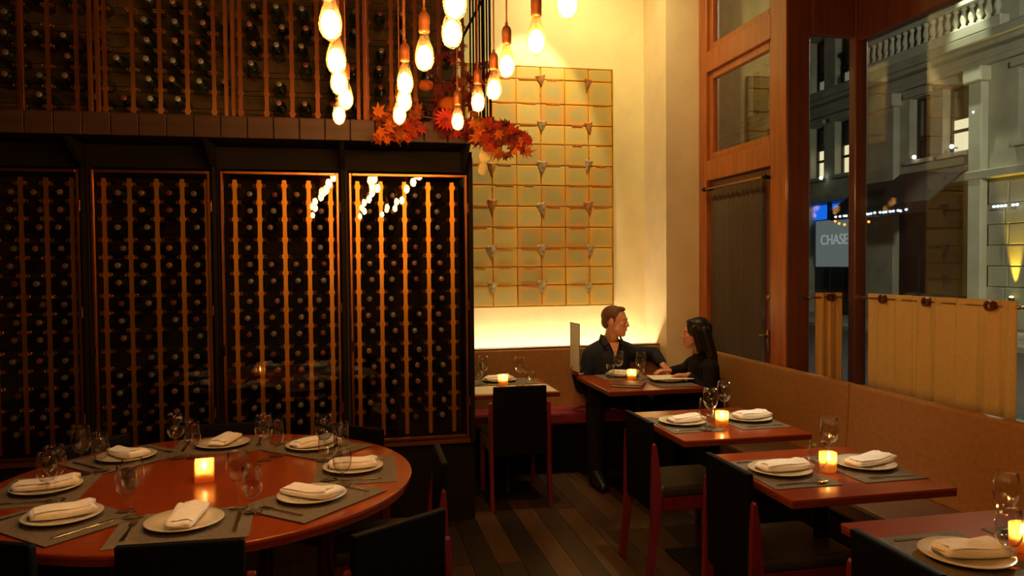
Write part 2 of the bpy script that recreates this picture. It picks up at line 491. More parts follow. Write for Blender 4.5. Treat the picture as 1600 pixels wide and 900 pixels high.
MB().box(3.271, 3.279, 1.68, 4.465, 0.79, 3.03).build('pane', 'pane_glass', r, O)
MB().box(3.271, 3.279, -1.0, 1.60, 0.79, 3.03).build('pane', 'pane_glass', r, O)
MB().box(3.24, 3.31, -1.0, 4.465, 3.50, CEIL).build('upper_panel', 'window_wood_dark', r, O)

# ---- cafe curtains with grommets on rods
def rodset(name, label, a, b, posts):
    o = thing(name, label, 'curtain rod', (a[0], a[1], a[2]))
    av = Vector(a); bv = Vector(b)
    MB().tube([av, bv], 0.006).build('rod', 'brass_rod', o, a)
    for t, fx, fy in posts:
        p = av.lerp(bv, t)
        MB().tube([p, (p.x + fx, p.y + fy, p.z), (p.x + fx, p.y + fy, p.z - 0.02)], 0.005).build('bracket', 'brass_rod', o, a)
        MB().ell(p, (0.010, 0.010, 0.012)).build('finial', 'brass_rod', o, a, smooth=True)
    return o
RZ = 1.372
rodset('curtain_rod', 'short brass cafe rod across the narrow pane beside the corner post', (2.86, 4.40, RZ), (3.08, 4.40, RZ), [(0.0, 0, 0.10), (1.0, 0, 0.10)])
rodset('curtain_rod', 'long brass cafe rod running along the big street window', (3.15, 4.34, RZ), (3.15, 0.6, RZ), [(0.0, 0.09, 0), (0.325, 0.08, 0), (1.0, 0.08, 0)])
def cafe(label, p0, p1, grom, seed, nf, flare=0.0, amp=0.020):
    base = (p0[0], p0[1], 0.80)
    o = thing('cafe_curtain', label, 'curtain', base, 0, 'cafe curtains along the window')
    s = curtain('cloth', p0, p1, 0.80, RZ + 0.03, 'cafe_curtain', amp, nf, seed=seed, flare=flare)
    s.parent = o; s.location = (-base[0], -base[1], -base[2])
    for g in grom:
        p = Vector(p0).lerp(Vector(p1), g)
        d = (Vector(p1) - Vector(p0)).normalized()
        rotm = Matrix.Translation((p.x, p.y, RZ)) @ Matrix.Rotation(math.atan2(d.y, d.x), 4, 'Z') @ Matrix.Rotation(PI / 2, 4, 'X')
        MB().lathe([(0.013, -0.026), (0.026, -0.026), (0.026, 0.026), (0.013, 0.026)], 16, rotm, closed=True).build('grommet', 'bronze_dark', o, base)
    return o
cafe('narrow brown cafe curtain in the short pane left of the corner post', (2.90, 4.40), (3.09, 4.40), (0.55,), 11, 3, 0.0, 0.012)
cafe('wide tan cafe curtain with three grommets right of the corner post', (3.15, 4.22), (3.15, 3.13), (0.13, 0.46, 0.86), 12, 7)
cafe('tan cafe curtain cut off by the right edge of the picture', (3.15, 3.06), (3.15, 1.9), (0.09, 0.42, 0.8), 13, 7)

# ------------------------------------------------------------------ wine wall
FY = 4.72
EDGE = [-2.15, -1.45, -0.756, -0.03, 0.742]
STRIPS = [[-2.06, -1.92, -1.781, -1.653, -1.523], [-1.358, -1.224, -1.081, -0.944, -0.812], [-0.657, -0.521, -0.380, -0.241, -0.115], [0.043, 0.180, 0.322, 0.466, 0.612]]
SY = 4.795
KX = SY / FY
ROWS = []
z = 2.035
k = 0
while z > 0.60:
    ROWS.append(z)
    z -= (0.100, 0.100, 0.121)[k % 3]; k += 1
def strip_mesh(name, rows, z0, z1, m):
    mb = MB()
    zz = [z0]; ww = [0.0115]
    ears = sorted([r_ + 0.047 for r_ in rows if z0 + 0.02 < r_ + 0.047 < z1 - 0.01])
    for e in ears:
        for dz, w_ in ((-0.045, 0.0115), (-0.018, 0.012), (-0.006, 0.0175), (0.006, 0.0175), (0.018, 0.012)):
            if e + dz > zz[-1] + 0.002: zz.append(e + dz); ww.append(w_)
    zz.append(z1); ww.append(0.0115)
    n = len(zz)
    vs = []; fs = []
    for yy in (-0.004, 0.004):
        for a, b in zip(zz, ww): vs += [(-b, yy, a), (b, yy, a)]
    for i in range(n - 1):
        fs.append((2 * i, 2 * i + 1, 2 * i + 3, 2 * i + 2))
        q = 2 * n
        fs.append((q + 2 * i + 2, q + 2 * i + 3, q + 2 * i + 1, q + 2 * i))
        fs.append((2 * i + 2, q + 2 * i + 2, q + 2 * i, 2 * i)); fs.append((2 * i + 1, q + 2 * i + 1, q + 2 * i + 3, 2 * i + 3))
    mb.add(vs, fs)
    RX = Matrix.Rotation(PI / 2, 4, 'X')
    for e in ears:
        for sx in (-1, 1):
            ring = [(0.0085 + 0.003 * math.cos(t), 0.003 * math.sin(t)) for t in (0.0, PI / 2, PI, 1.5 * PI)]
            mb.lathe(ring, 8, Matrix.Translation((sx * 0.0255, 0, e)) @ RX, closed=True)
            mb.tube([(sx * 0.0255, 0.003, e - 0.009), (sx * 0.0255, 0.27, e - 0.009)], 0.002, 4)
    return mb.mesh(name, m)
SM = strip_mesh('rack_strip', ROWS, 0.55, 2.115, 'bronze')
CLAB = ['dark wine cabinet at the left edge of the picture, its door cut off', 'wine cabinet with the second glass door from the left',
        'wine cabinet whose glass door shows the left string of reflected bulbs', 'wine cabinet at the right end of the wall, beside the lit art']
for b in range(4):
    x0, x1 = EDGE[b], EDGE[b + 1]
    root = thing('wine_cabinet', CLAB[b], 'cabinet', ((x0 + x1) / 2, 4.98, 0), 0, 'wine cabinets with glass doors')
    O = ((x0 + x1) / 2, 4.98, 0)
    P = lambda mb, n, m, par=root, bv=0.0, sm=False: mb.build(n, m, par, O, bevel=bv, smooth=sm)
    P(MB().box(x0 + 0.001, x1 - 0.001, 4.745, 5.25, 0.0, 0.49), 'plinth', 'cabinet_black')
    P(MB().box(x0 + 0.001, x1 - 0.001, 5.22, 5.25, 0.49, 2.30), 'back_panel', 'cabinet_inside')
    P(MB().box(x0 + 0.001, x0 + 0.016, 4.73, 5.22, 0.49, 2.17), 'side_panel', 'cabinet_inside')
    P(MB().box(x1 - 0.016, x1 - 0.001, 4.73, 5.22, 0.49, 2.17), 'side_panel', 'cabinet_black')
    P(MB().box(x0 + 0.001, x1 - 0.001, 4.73, 5.22, 2.17, 2.299), 'header', 'cabinet_black')
    P(MB().box(x0 + 0.001, x1 - 0.001, 4.715, 4.745, 0.49, 0.52), 'bottom_rail', 'bronze_dark', bv=0.003)
    if b < 3:
        P(MB().box(x1 - 0.026, x1 - 0.001, 4.70, 4.728, 0.49, 2.26), 'post', 'cabinet_black', bv=0.004)
        P(MB().box(x0 + 0.001, x0 + 0.018, 4.70, 4.728, 0.49, 2.26), 'post', 'cabinet_black', bv=0.004)
    else:
        P(MB().box(x1 - 0.030, x1 - 0.001, 4.70, 4.728, 0.49, 2.26), 'post', 'cabinet_black', bv=0.004)
    for sx in STRIPS[b]:
        s = link('rack_strip', SM, root); s.location = (sx * KX - O[0], SY - O[1], 0)
    wires = MB()
    for rz in ROWS:
        for yy in (4.88, 5.02):
            wires.tube([(x0 + 0.017, yy, rz - 0.0405), (x1 - 0.017, yy, rz - 0.0405)], 0.0022, 4)
    for i, rz in enumerate(ROWS):
        if i % 3 == 0: wires.tube([(x0 + 0.017, SY + 0.006, rz + 0.05), (x1 - 0.017, SY + 0.006, rz + 0.05)], 0.0018, 4)
    P(wires, 'rack_wires', 'black_metal')
    # door hung on its left stile, a touch ajar where the reflections say so
    dx0, dx1 = x0 + 0.022, x1 - 0.036
    ang = R((0.0, 0.3, 2.2, 0.8)[b])
    wd = dx1 - dx0
    hx, hy = dx1 - wd * math.cos(ang), 4.722 - wd * math.sin(ang)
    d = MB()
    d.box(0, 0.017, -0.012, 0.012, 0.525, 2.155).box(wd - 0.017, wd, -0.012, 0.012, 0.525, 2.155)
    d.box(0.017, wd - 0.017, -0.012, 0.012, 2.137, 2.155).box(0.017, wd - 0.017, -0.012, 0.012, 0.525, 0.545)
    do = d.build('door', 'bronze_frame', root, bevel=0.003)
    do.location = (hx - O[0], hy - O[1], 0); do.rotation_euler = (0, 0, ang)
    MB().box(0.014, wd - 0.014, -0.003, 0.003, 0.54, 2.14).build('pane', 'cabinet_glass', do)
    hp = Matrix.Translation((0.010, -0.040, 1.12)) @ Matrix.Rotation(PI / 2, 4, 'Y')
    ring = [(0.030 + 0.004 * math.cos(t), 0.004 * math.sin(t)) for t in [i * PI / 3 for i in range(6)]]
    MB().lathe(ring, 16, hp, closed=True).build('handle', 'black_metal', do)
    for hz in (0.75, 1.35, 1.95):
        MB().tube([(wd + 0.004, -0.014, hz - 0.03), (wd + 0.004, -0.014, hz + 0.03)], 0.006, 8).build('hinge', 'bronze_dark', do)

# ledge above the cabinets
lg = sroot('trim_2', (-0.75, 4.56, 2.30)); O = (-0.75, 4.56, 2.30)
MB().box(-2.3, 0.69, 4.42, 5.25, 2.302, 2.405).build('ledge_core', 'cabinet_black', lg, O)
pm = MB().box(-0.0665, 0.0665, -0.018, 0, 0, 0.118).mesh('ledge_panel', 'ledge_wood', bevel=0.003)
x = 0.690 - 0.0685
while x > -2.25:
    link('ledge_panel', pm, lg, (x - O[0], 4.42 - O[1], 2.300 - O[2])); x -= 0.137
MB().box(0.69, 0.93, 4.86, 5.25, 2.43, 2.48).build('end_shelf', 'cabinet_black', lg, O)
for bx in (-1.45, -0.756, -0.03, 0.69):
    MB().prism([(4.44, 2.30), (4.70, 2.30), (4.70, 2.18), (4.66, 2.18)], bx - 0.012 - 0.012, bx + 0.0, 'x').build('bracket', 'cabinet_black', lg, O)

# upper rack behind the ledge
UY = 4.98
ut = thing('upper_wine_rack', 'tall open bronze rack of wine bottles rising above the ledge', 'wine rack', (-0.6, 5.1, 2.405)); O = (-0.6, 5.1, 2.405)
UROWS = [2.50 + 0.118 * i for i in range(8)]
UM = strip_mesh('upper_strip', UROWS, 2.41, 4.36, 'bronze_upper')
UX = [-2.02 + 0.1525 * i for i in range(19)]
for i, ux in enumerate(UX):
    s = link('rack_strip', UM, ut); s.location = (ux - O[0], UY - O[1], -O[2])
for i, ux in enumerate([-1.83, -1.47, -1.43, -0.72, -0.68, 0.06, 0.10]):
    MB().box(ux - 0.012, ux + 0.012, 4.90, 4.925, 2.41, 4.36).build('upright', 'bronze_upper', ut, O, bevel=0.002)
uw = MB()
for rz in UROWS:
    for yy in (5.06, 5.20): uw.tube([(-2.1, yy, rz - 0.0405), (0.74, yy, rz - 0.0405)], 0.0022, 4)
uw.build('rack_wires', 'black_metal', ut, O)
MB().box(-2.3, 0.745, 5.40, 5.43, 2.405, 4.39).build('back_panel', 'rack_back', ut, O)
for px_, th in ((0.765, 0.006), (0.785, 0.006), (0.805, 0.007), (0.825, 0.006), (0.848, 0.012), (0.872, 0.006), (0.892, 0.008)):
    MB().tube([(px_, 4.90, 2.48), (px_, 4.90, 4.38)], th, 8).build('rod', 'black_metal', ut, O)
MB().tube([(0.70, 4.93, 3.02), (0.90, 4.93, 3.40)], 0.010, 6).build('brace', 'black_metal', ut, O)
# small lamp strip that lights the foot of the upper rack
ls = thing('rack_light', 'slim warm lamp strip hidden behind the ledge at the foot of the upper rack', 'light strip', (-0.98, 4.62, 2.407))
MB().box(-0.30, 0.30, -0.012, 0.012, 0, 0.012).build('channel', 'black_metal', ls)
emis('rack_led', (1.0, 0.66, 0.16), 34.0)
MB().box(-0.29, 0.29, -0.009, 0.009, 0.0125, 0.016).build('diffuser', 'rack_led', ls)

# bottles lie neck forward in the racks, each a thing with its foil capsule
bp = [(0.0, 0.0), (0.033, 0.0), (0.0368, 0.006), (0.0368, 0.185), (0.034, 0.20), (0.022, 0.222), (0.0148, 0.24), (0.0142, 0.296), (0.0, 0.297)]
cp = [(0.0152, 0.232), (0.0150, 0.290), (0.0172, 0.291), (0.0172, 0.299), (0.015, 0.3005), (0.0, 0.3005)]
RXm = Matrix.Rotation(PI / 2, 4, 'X')           # z -> -y : base at back, neck to the front
BM = {m: MB().lathe(bp, 12, RXm).mesh('wine_bottle', m, smooth=True) for m in ('bottle_glass', 'bottle_glass_green')}
CM = {m: MB().lathe(cp, 10, RXm).mesh('foil_capsule', m, smooth=True) for m in ('foil_silver', 'foil_red', 'foil_gold', 'foil_pink')}
rb = random.Random(21)
def bottle(x, z, yneck, label, group):
    o = link('wine_bottle', BM['bottle_glass'] if rb.random() < 0.7 else BM['bottle_glass_green'], None, (x, yneck + 0.30, z), (0, rb.uniform(0, 6.28), 0))
    tag(o, label, 'wine bottle', group)
    link('foil_capsule', CM[rb.choices(('foil_silver', 'foil_red', 'foil_gold', 'foil_pink'), (6, 2, 1, 4))[0]], o)
NUM = 'one two three four five six seven eight nine ten eleven twelve thirteen fourteen fifteen sixteen seventeen eighteen nineteen'.split()
NUM2 = 'first second third fourth'.split()
BL = ['leftmost wine cabinet', 'second wine cabinet from left', 'third wine cabinet from left', 'rightmost wine cabinet']
for b in range(4):
    for i in range(4):
        if b == 0 and i == 0: continue
        xc = (STRIPS[b][i] + STRIPS[b][i + 1]) / 2 * KX
        for j, rz in enumerate(ROWS):
            if rb.random() < 0.06: continue
            bottle(xc + rb.uniform(-0.018, 0.018), rz, SY + rb.uniform(0.0, 0.05), 'bottle in row %s, %s column of the %s' % (NUM[j], NUM2[i], BL[b]), 'bottles in wine cabinet %s' % ('one', 'two', 'three', 'four')[b])
for i in range(len(UX) - 1):
    xc = (UX[i] + UX[i + 1]) / 2
    for j, rz in enumerate(UROWS[:7]):
        if rb.random() < (0.40 if j < 3 else 0.22): continue
        bottle(xc + rb.uniform(-0.02, 0.02), rz, UY + rb.uniform(0.0, 0.03), 'bottle in upper rack, row %s above the ledge, column %s from the left' % (NUM[j], NUM[i]), 'bottles in the upper rack')

# ------------------------------------------------------------------ pendant filament bulbs, three rows
def lobes(d):
    a = math.atan2(d.y, d.x)
    return 1.0 + 0.05 * math.cos(9 * a)
pend = thing('pendant_lamp', 'bare filament bulb', 'pendant lamp', (0, 0, 0))
pend_glass = MB().lathe([(0.0, -0.048), (0.004, -0.046), (0.010, -0.043), (0.022, -0.034), (0.030, -0.018), (0.0325, 0.0), (0.030, 0.020), (0.024, 0.042), (0.017, 0.062), (0.0135, 0.078), (0.0135, 0.088)], 20)
pg = pend_glass.build('glass_bulb', 'bulb_glass', pend, smooth=True)
MB().ell((0, 0, 0.0), (0.0255, 0.0255, 0.037), 18, 10, fn=lobes).build('filament', 'filament', pg, smooth=True)  # solid glowing core, shaped to the overexposed glare rather than to thin wires
MB().tube([(0, 0, 0.03), (0, 0, 0.085)], [0.006, 0.004], 8).build('glass_stem', 'stem_glass', pg)
MB().lathe([(0.0, 0.083), (0.017, 0.083), (0.0185, 0.088), (0.0175, 0.094), (0.0185, 0.100), (0.0175, 0.106), (0.0185, 0.112), (0.0185, 0.135), (0.013, 0.148), (0.006, 0.153), (0.006, 0.165)], 16).build('socket', 'copper_socket', pend, smooth=True)
PK = None
def pendant(x, y, z, label, group):
    global PK
    if PK is None:
        PK = Kind(pend)
    o = PK.put((x, y, z), 0, label, group)
    L = CEIL - (z + 0.16)
    MB().tube([(0, 0, 0.16), (0.002, 0, 0.16 + L * 0.5), (0, 0, 0.16 + L)], 0.0035, 6).build('cord', 'cord', o)
    MB().lathe([(0, 0.16 + L - 0.03), (0.02, 0.16 + L - 0.03), (0.045, 0.16 + L)], 16).build('canopy', 'bronze_dark', o)
    return o
ROWA = [(-0.05, 1.97, 2.30), (-0.047, 2.211, 2.271), (-0.038, 2.561, 2.262), (-0.034, 2.935, 2.277), (-0.013, 3.295, 2.295), (-0.048, 3.90, 2.340)]
ROWB = [(0.277, 2.029, 2.289), (0.309, 2.336, 2.302), (0.249, 2.586, 2.292), (0.213, 2.996, 2.301), (0.226, 3.25, 2.285), (0.235, 3.711, 2.315)]
ROWC = [(0.599, 2.078, 2.324), (0.615, 2.511, 2.342), (0.597, 2.918, 2.364), (0.593, 3.169, 2.329), (0.575, 3.471, 2.338), (0.531, 3.836, 2.317)]
ORD = ['nearest', 'second nearest', 'third', 'fourth', 'fifth', 'farthest and lowest']
for rn, row in (('left', ROWA), ('middle', ROWB), ('right', ROWC)):
    for i, p in enumerate(row):
        lab = '%s bulb from the front in the %s row of glowing filament pendants' % (ORD[i], rn) if 2 <= i <= 4 else '%s bulb in the %s row of glowing filament pendants' % (ORD[i], rn)
        pendant(*p, lab, 'filament pendants over the aisle')
for rn, xx in (('left', -0.05), ('middle', 0.27), ('right', 0.60)):
    for i in range(6):
        pendant(xx + rb.uniform(-0.03, 0.03), 1.45 - 0.5 * i, 2.30 + rb.uniform(-0.05, 0.05), 'pendant %s of the %s row behind the viewer, seen only reflected in cabinet glass' % (NUM[i], rn), 'filament pendants behind the viewer')

# ------------------------------------------------------------------ art on the back wall
mat('art_backing', (0.40, 0.22, 0.035), 0.8, noise=0.3, scale=12)
mat('art_band', (0.24, 0.13, 0.03), 0.75, noise=0.45, scale=22, stretch=(1, 1, 0.2), col2=(0.46, 0.25, 0.05))
mat('art_fold', (0.20, 0.12, 0.05), 0.7, noise=0.35, scale=40, col2=(0.55, 0.40, 0.20))
mat('art_red', (0.33, 0.085, 0.018), 0.7, noise=0.4, scale=25, col2=(0.48, 0.20, 0.04))
def art_tile_mat(name, mid, rim, seed):
    m, nt, b, out = newmat(name)
    b.inputs['Roughness'].default_value = 0.6
    tc = nt.nodes.new('ShaderNodeTexCoord')
    oi = nt.nodes.new('ShaderNodeObjectInfo')
    sp = nt.nodes.new('ShaderNodeSeparateXYZ')
    nt.links.new(tc.outputs['Generated'], sp.inputs[0])
    def fold(sock):
        a = nt.nodes.new('ShaderNodeMath'); a.operation = 'SUBTRACT'; a.inputs[1].default_value = 0.5
        c = nt.nodes.new('ShaderNodeMath'); c.operation = 'ABSOLUTE'
        nt.links.new(sock, a.inputs[0]); nt.links.new(a.outputs[0], c.inputs[0]); return c
    fx, fz = fold(sp.outputs[0]), fold(sp.outputs[2])
    mxm = nt.nodes.new('ShaderNodeMath'); mxm.operation = 'MAXIMUM'
    nt.links.new(fx.outputs[0], mxm.inputs[0]); nt.links.new(fz.outputs[0], mxm.inputs[1])
    n = nt.nodes.new('ShaderNodeTexNoise'); n.inputs['Scale'].default_value = 14; n.inputs['Detail'].default_value = 5
    va = nt.nodes.new('ShaderNodeVectorMath'); va.operation = 'ADD'
    nt.links.new(tc.outputs['Object'], va.inputs[0]); nt.links.new(oi.outputs['Random'], va.inputs[1])
    nt.links.new(va.outputs[0], n.inputs['Vector'])
    ad = nt.nodes.new('ShaderNodeMath'); ad.operation = 'MULTIPLY_ADD'; ad.inputs[1].default_value = 0.45; ad.inputs[2].default_value = -0.22
    nt.links.new(n.outputs['Fac'], ad.inputs[0])
    s = nt.nodes.new('ShaderNodeMath'); s.operation = 'ADD'
    nt.links.new(mxm.outputs[0], s.inputs[0]); nt.links.new(ad.outputs[0], s.inputs[1])
    r = nt.nodes.new('ShaderNodeValToRGB')
    e = r.color_ramp.elements
    e[0].position = 0.22; e[0].color = (*mid, 1)
    e[1].position = 0.50; e[1].color = (*rim, 1)
    q = e.new(0.41); q.color = (*[(a * 0.5 + b_ * 0.5) for a, b_ in zip(mid, rim)], 1)
    nt.links.new(s.outputs[0], r.inputs[0]); nt.links.new(r.outputs[0], b.inputs['Base Color'])
    bm_ = nt.nodes.new('ShaderNodeBump'); bm_.inputs['Strength'].default_value = 0.25; bm_.inputs['Distance'].default_value = 0.004
    nt.links.new(n.outputs['Fac'], bm_.inputs['Height']); nt.links.new(bm_.outputs[0], b.inputs['Normal'])
art_tile_mat('art_tile_a', (0.46, 0.36, 0.12), (0.72, 0.36, 0.035), 1)
art_tile_mat('art_tile_b', (0.52, 0.41, 0.15), (0.72, 0.40, 0.05), 2)
art_tile_mat('art_tile_c', (0.40, 0.32, 0.12), (0.68, 0.29, 0.025), 3)
AX0, AX1, AZ0, AZ1, AY = 0.93, 2.170, 1.255, 3.225, 6.24
art = thing('wall_art', 'large gridded ochre art panel of padded tiles with folded motifs on the lit back wall', 'wall art', ((AX0 + AX1) / 2, AY - 0.02, AZ0))
O = ((AX0 + AX1) / 2, AY - 0.02, AZ0)
MB().box(AX0, AX1, AY - 0.03, AY - 0.001, AZ0, AZ1).build('backing', 'art_backing', art, O)
pz = [111, 130, 167, 199, 229, 261, 292, 324, 356, 388, 417, 445, 477]
zs = [AZ1 - (q - 111) / (477 - 111) * (AZ1 - AZ0) for q in pz]
cw = (AX1 - AX0) / 6
tm = {}
ra = random.Random(5)
for r_i in range(12):
    h = zs[r_i] - zs[r_i + 1]
    for c_i in range(6):
        key = (r_i, ra.randrange(3))
        if key not in tm:
            g = 0.0035
            tm[key] = MB().box(-cw / 2 + g, cw / 2 - g, -0.012, 0, g, h - g).mesh('tile', 'art_tile_' + 'abc'[key[1]], bevel=0.006, segs=2)
        link('tile', tm[key], art, (AX0 + cw * (c_i + 0.5) - O[0] + ra.uniform(-.002, .002), -0.010 + ra.uniform(-.002, .002), zs[r_i + 1] - AZ0), (0, R(ra.uniform(-0.7, 0.7)), 0))
fold_me = [MB().add([(-0.045, -0.006, 0.035), (0, -0.022, 0.02), (0.045, -0.006, 0.035), (0.0, -0.010, -0.075), (0, 0.0, 0.04), (0.0, 0.0, -0.08)],
                    [(0, 1, 3), (1, 2, 3), (0, 4, 1), (1, 4, 2), (0, 3, 5), (2, 5, 3), (0, 5, 4), (2, 4, 5)]).mesh('folded_motif', mm) for mm in ('art_fold', 'art_red')]
for c_i in range(3):
    xm = AX0 + cw * (2 * c_i + 1)
    for r_i in range(1, 12, 2):
        link('folded_motif', fold_me[1 if ra.random() < 0.3 else 0], art, (xm - O[0] + ra.uniform(-.01, .01), -0.0225, zs[r_i] - AZ0 + ra.uniform(-.02, .02)), (0, R(ra.uniform(-12, 12)), 0)).scale = (ra.uniform(0.7, 1.1), 1, ra.uniform(0.7, 1.1))
    MB().box(xm - 0.003, xm + 0.003, AY - 0.036, AY - 0.029, AZ0 + 0.02, AZ1 - 0.08).build('seam_cord', 'art_fold', art, O)
    if c_i:
        xb = AX0 + cw * 2 * c_i
        MB().prism([(xb - 0.009, AZ0 + 0.01), (xb + 0.008, AZ0 + 0.01), (xb + 0.006, AZ0 + 0.6), (xb + 0.010, AZ0 + 1.2), (xb + 0.007, AZ1 - 0.01), (xb - 0.008, AZ1 - 0.01), (xb - 0.006, AZ0 + 1.3), (xb - 0.010, AZ0 + 0.7)], AY - 0.037, AY - 0.029, 'y').build('column_strip', 'art_band', art, O)
red = MB().box(-0.065, 0.065, -0.004, 0, -0.006, 0.006).mesh('seam_stripe', 'art_red')
for r_i in range(1, 12):
    for c_i in range(6):
        if ra.random() < 0.62:
            link('seam_stripe', red, art, (AX0 + cw * (c_i + 0.5) - O[0], -0.0225, zs[r_i] - AZ0), (0, R(ra.uniform(-2, 2)), 0)).scale = (ra.uniform(0.6, 1.25), 1, ra.uniform(0.5, 1.1))
for e_ in ((AX0 - 0.008, AX0, AZ0, AZ1), (AX1, AX1 + 0.008, AZ0, AZ1), (AX0 - 0.008, AX1 + 0.008, AZ0 - 0.008, AZ0), (AX0 - 0.008, AX1 + 0.008, AZ1, AZ1 + 0.008)):
    MB().box(e_[0], e_[1], AY - 0.038, AY - 0.001, e_[2], e_[3]).build('frame_edge', 'art_backing', art, O)

# ------------------------------------------------------------------ banquettes
bq = thing('banquette', 'tan upholstered banquette with maroon seat along the lit back wall', 'banquette', (1.6, 5.8, 0)); O = (1.6, 5.8, 0)
MB().prism([(5.90, 0.46), (5.885, 0.93), (5.985, 0.93), (5.985, 0.46)], 0.76, 2.465, 'x').build('back_cushion', 'banquette_tan', bq, O, bevel=0.012, segs=2)
MB().box(0.76, 2.465, 5.985, 6.02, 0.0, 0.90).build('back_board', 'cabinet_black', bq, O)
MB().box(0.76, 2.26, 5.58, 5.899, 0.385, 0.475).build('seat_cushion', 'banquette_seat', bq, O, bevel=0.018, segs=2)
MB().box(0.76, 2.26, 5.66, 5.895, 0.0, 0.384).build('base', 'cabinet_black', bq, O)
MB().box(0.76, 2.465, 5.895, 5.985, 0.932, 0.944).build('top_rail', 'table_edge', bq, O, bevel=0.003)
cv = thing('cove_light', 'glowing strip light tucked behind the back banquette against the wall', 'light strip', (1.6, 6.10, 0.80))
MB().box(-0.85, 0.86, -0.03, 0.03, -0.03, 0).build('channel', 'black_metal', cv)
MB().box(-0.84, 0.85, -0.022, 0.022, 0.001, 0.012).build('diffuser', 'cove_led', cv)
cv2 = MB().box(0.75, 2.468, 6.021, 6.238, 0.0, 0.76).build('trim_3', 'cabinet_black'); struct(cv2)
bq = thing('banquette', 'long tan banquette along the street windows on the right', 'banquette', (2.5, 3.0, 0)); O = (2.5, 3.0, 0)
for y0, y1 in ((3.765, 5.76), (1.75, 3.757), (-0.3, 1.742)):
    MB().prism([(2.66, 0.46), (2.685, 0.925), (2.738, 0.925), (2.738, 0.46)], y0, y1, 'y').build('back_cushion', 'banquette_tan', bq, O, bevel=0.014, segs=2)
MB().box(2.74, 2.775, -0.3, 4.44, 0.0, 0.90).build('back_board', 'cabinet_black', bq, O)
MB().box(2.27, 2.655, -0.3, 5.575, 0.385, 0.475).build('seat_cushion', 'banquette_seat_brown', bq, O, bevel=0.018, segs=2)
MB().box(2.34, 2.65, -0.3, 5.575, 0.0, 0.384).build('base', 'cabinet_black', bq, O)

# ------------------------------------------------------------------ chairs
def make_chair():
    t = thing('dining_chair', 'x', 'chair')
    S = MB()
    S.box(-0.20, 0.205, -0.195, 0.195, 0.425, 0.478)
    S.build('seat', 'seat_leather', t, bevel=0.018, segs=2)
    B = MB()
    n = 8
    pr = []
    for i in range(n + 1):
        q = i / n
        zz = 0.35 + 0.455 * q
        xx = -0.212 - 0.012 * q * q
        pr.append((xx, zz))
    poly = [(a, b) for a, b in pr] + [(a - 0.028, b) for a, b in pr[::-1]]
    B.prism(poly, -0.178, 0.178, 'y').build('backrest', 'black_leather', t, bevel=0.008, segs=2)
    for s in (-1, 1):
        leg = [(-0.280, 0), (-0.245, 0), (-0.210, 0.25), (-0.192, 0.42), (-0.203, 0.56), (-0.222, 0.69), (-0.230, 0.705), (-0.240, 0.695), (-0.247, 0.60), (-0.250, 0.45), (-0.254, 0.25)]
        MB().prism(leg, s * 0.181, s * 0.207, 'y').build('leg', 'maroon_wood', t, bevel=0.003)
        MB().prism([(0.160, 0.42), (0.198, 0.42), (0.196, 0.0), (0.172, 0.0)], s * 0.165, s * 0.197, 'y').build('leg', 'maroon_wood', t, bevel=0.003)
        MB().box(-0.198, 0.165, s * 0.172, s * 0.190, 0.355, 0.424).build('side_rail', 'maroon_wood', t, bevel=0.003)
    MB().box(0.170, 0.190, -0.164, 0.164, 0.36, 0.424).build('front_rail', 'maroon_wood', t, bevel=0.003)
    return t
CK = Kind(make_chair())
for y_, l in ((3.77, 'black-backed maroon chair at the small table just in front of the couple'), (2.80, 'black-backed maroon chair at the middle table of the right-hand row'), (1.84, 'dark chair cut off by the bottom edge at the nearest right-hand table')):
    CK.put((1.695, y_, 0), 0, l, 'chairs at the right-hand tables')
CK.put((1.068, 5.125, 0), PI / 2, 'dark chair seen from behind at the table beside the wine cabinets')
RC = Vector((-0.58, 3.25, 0))
SEATS = [(-87, 'nearest the viewer'), (-132, 'at the near left'), (-177, 'at the far left end'), (135, 'at the back left'), (93, 'at the back, behind the candle'), (47, 'at the back right'), (-1, 'at the right end'), (-42, 'at the near right')]
for a, l in SEATS:
    d = {-1: 0.70}.get(a, 0.625)
    pos, rz = {-87: ((-0.488, 2.592), R(88)), -42: ((0.005, 2.590), R(124)), -132: ((-0.978, 2.722), R(66))}.get(a, ((RC.x + d * math.cos(R(a)), RC.y + d * math.sin(R(a))), R(a) + PI))
    CK.put((pos[0], pos[1], 0), rz, 'black-backed chair at the round table, %s' % l, 'chairs around the round table')

# ------------------------------------------------------------------ tables
TZ = 0.75
def sq_table(x0, x1, y0, y1, label):
    cx, cy = (x0 + x1) / 2, (y0 + y1) / 2
    t = thing('dining_table', label, 'table', (cx, cy, 0), 0, 'small square tables')
    MB().box(x0 - cx, x1 - cx, y0 - cy, y1 - cy, TZ - 0.012, TZ).build('table_top', 'table_wood', t, bevel=0.002)
    MB().box(x0 - cx + .001, x1 - cx - .001, y0 - cy + .001, y1 - cy - .001, TZ - 0.032, TZ - 0.0122).build('top_edge', 'table_edge', t, bevel=0.002)
    MB().lathe([(0.0, 0.012), (0.04, 0.012), (0.032, 0.05), (0.032, TZ - 0.05), (0.12, TZ - 0.04), (0.12, TZ - 0.0325)], 20).build('pedestal', 'black_metal', t, smooth=False)
    MB().box(-0.20, 0.20, -0.20, 0.20, 0, 0.012).build('foot_plate', 'black_metal', t, bevel=0.004)
    return t
T1 = (1.545, 2.225, 3.40, 4.13); T2 = (1.525, 2.210, 2.45, 3.13); T3 = (1.545, 2.235, 1.50, 2.205); TM = (1.665, 2.355, 4.83, 5.60); TL = (0.757, 1.352, 4.92, 5.60)
sq_table(*T1, 'small wooden table set for two in front of the couple, next to tan banquette')
sq_table(*T2, 'middle wooden table of the right-hand row set for two')
sq_table(*T3, 'nearest wooden table at the lower right corner, partly cut off')
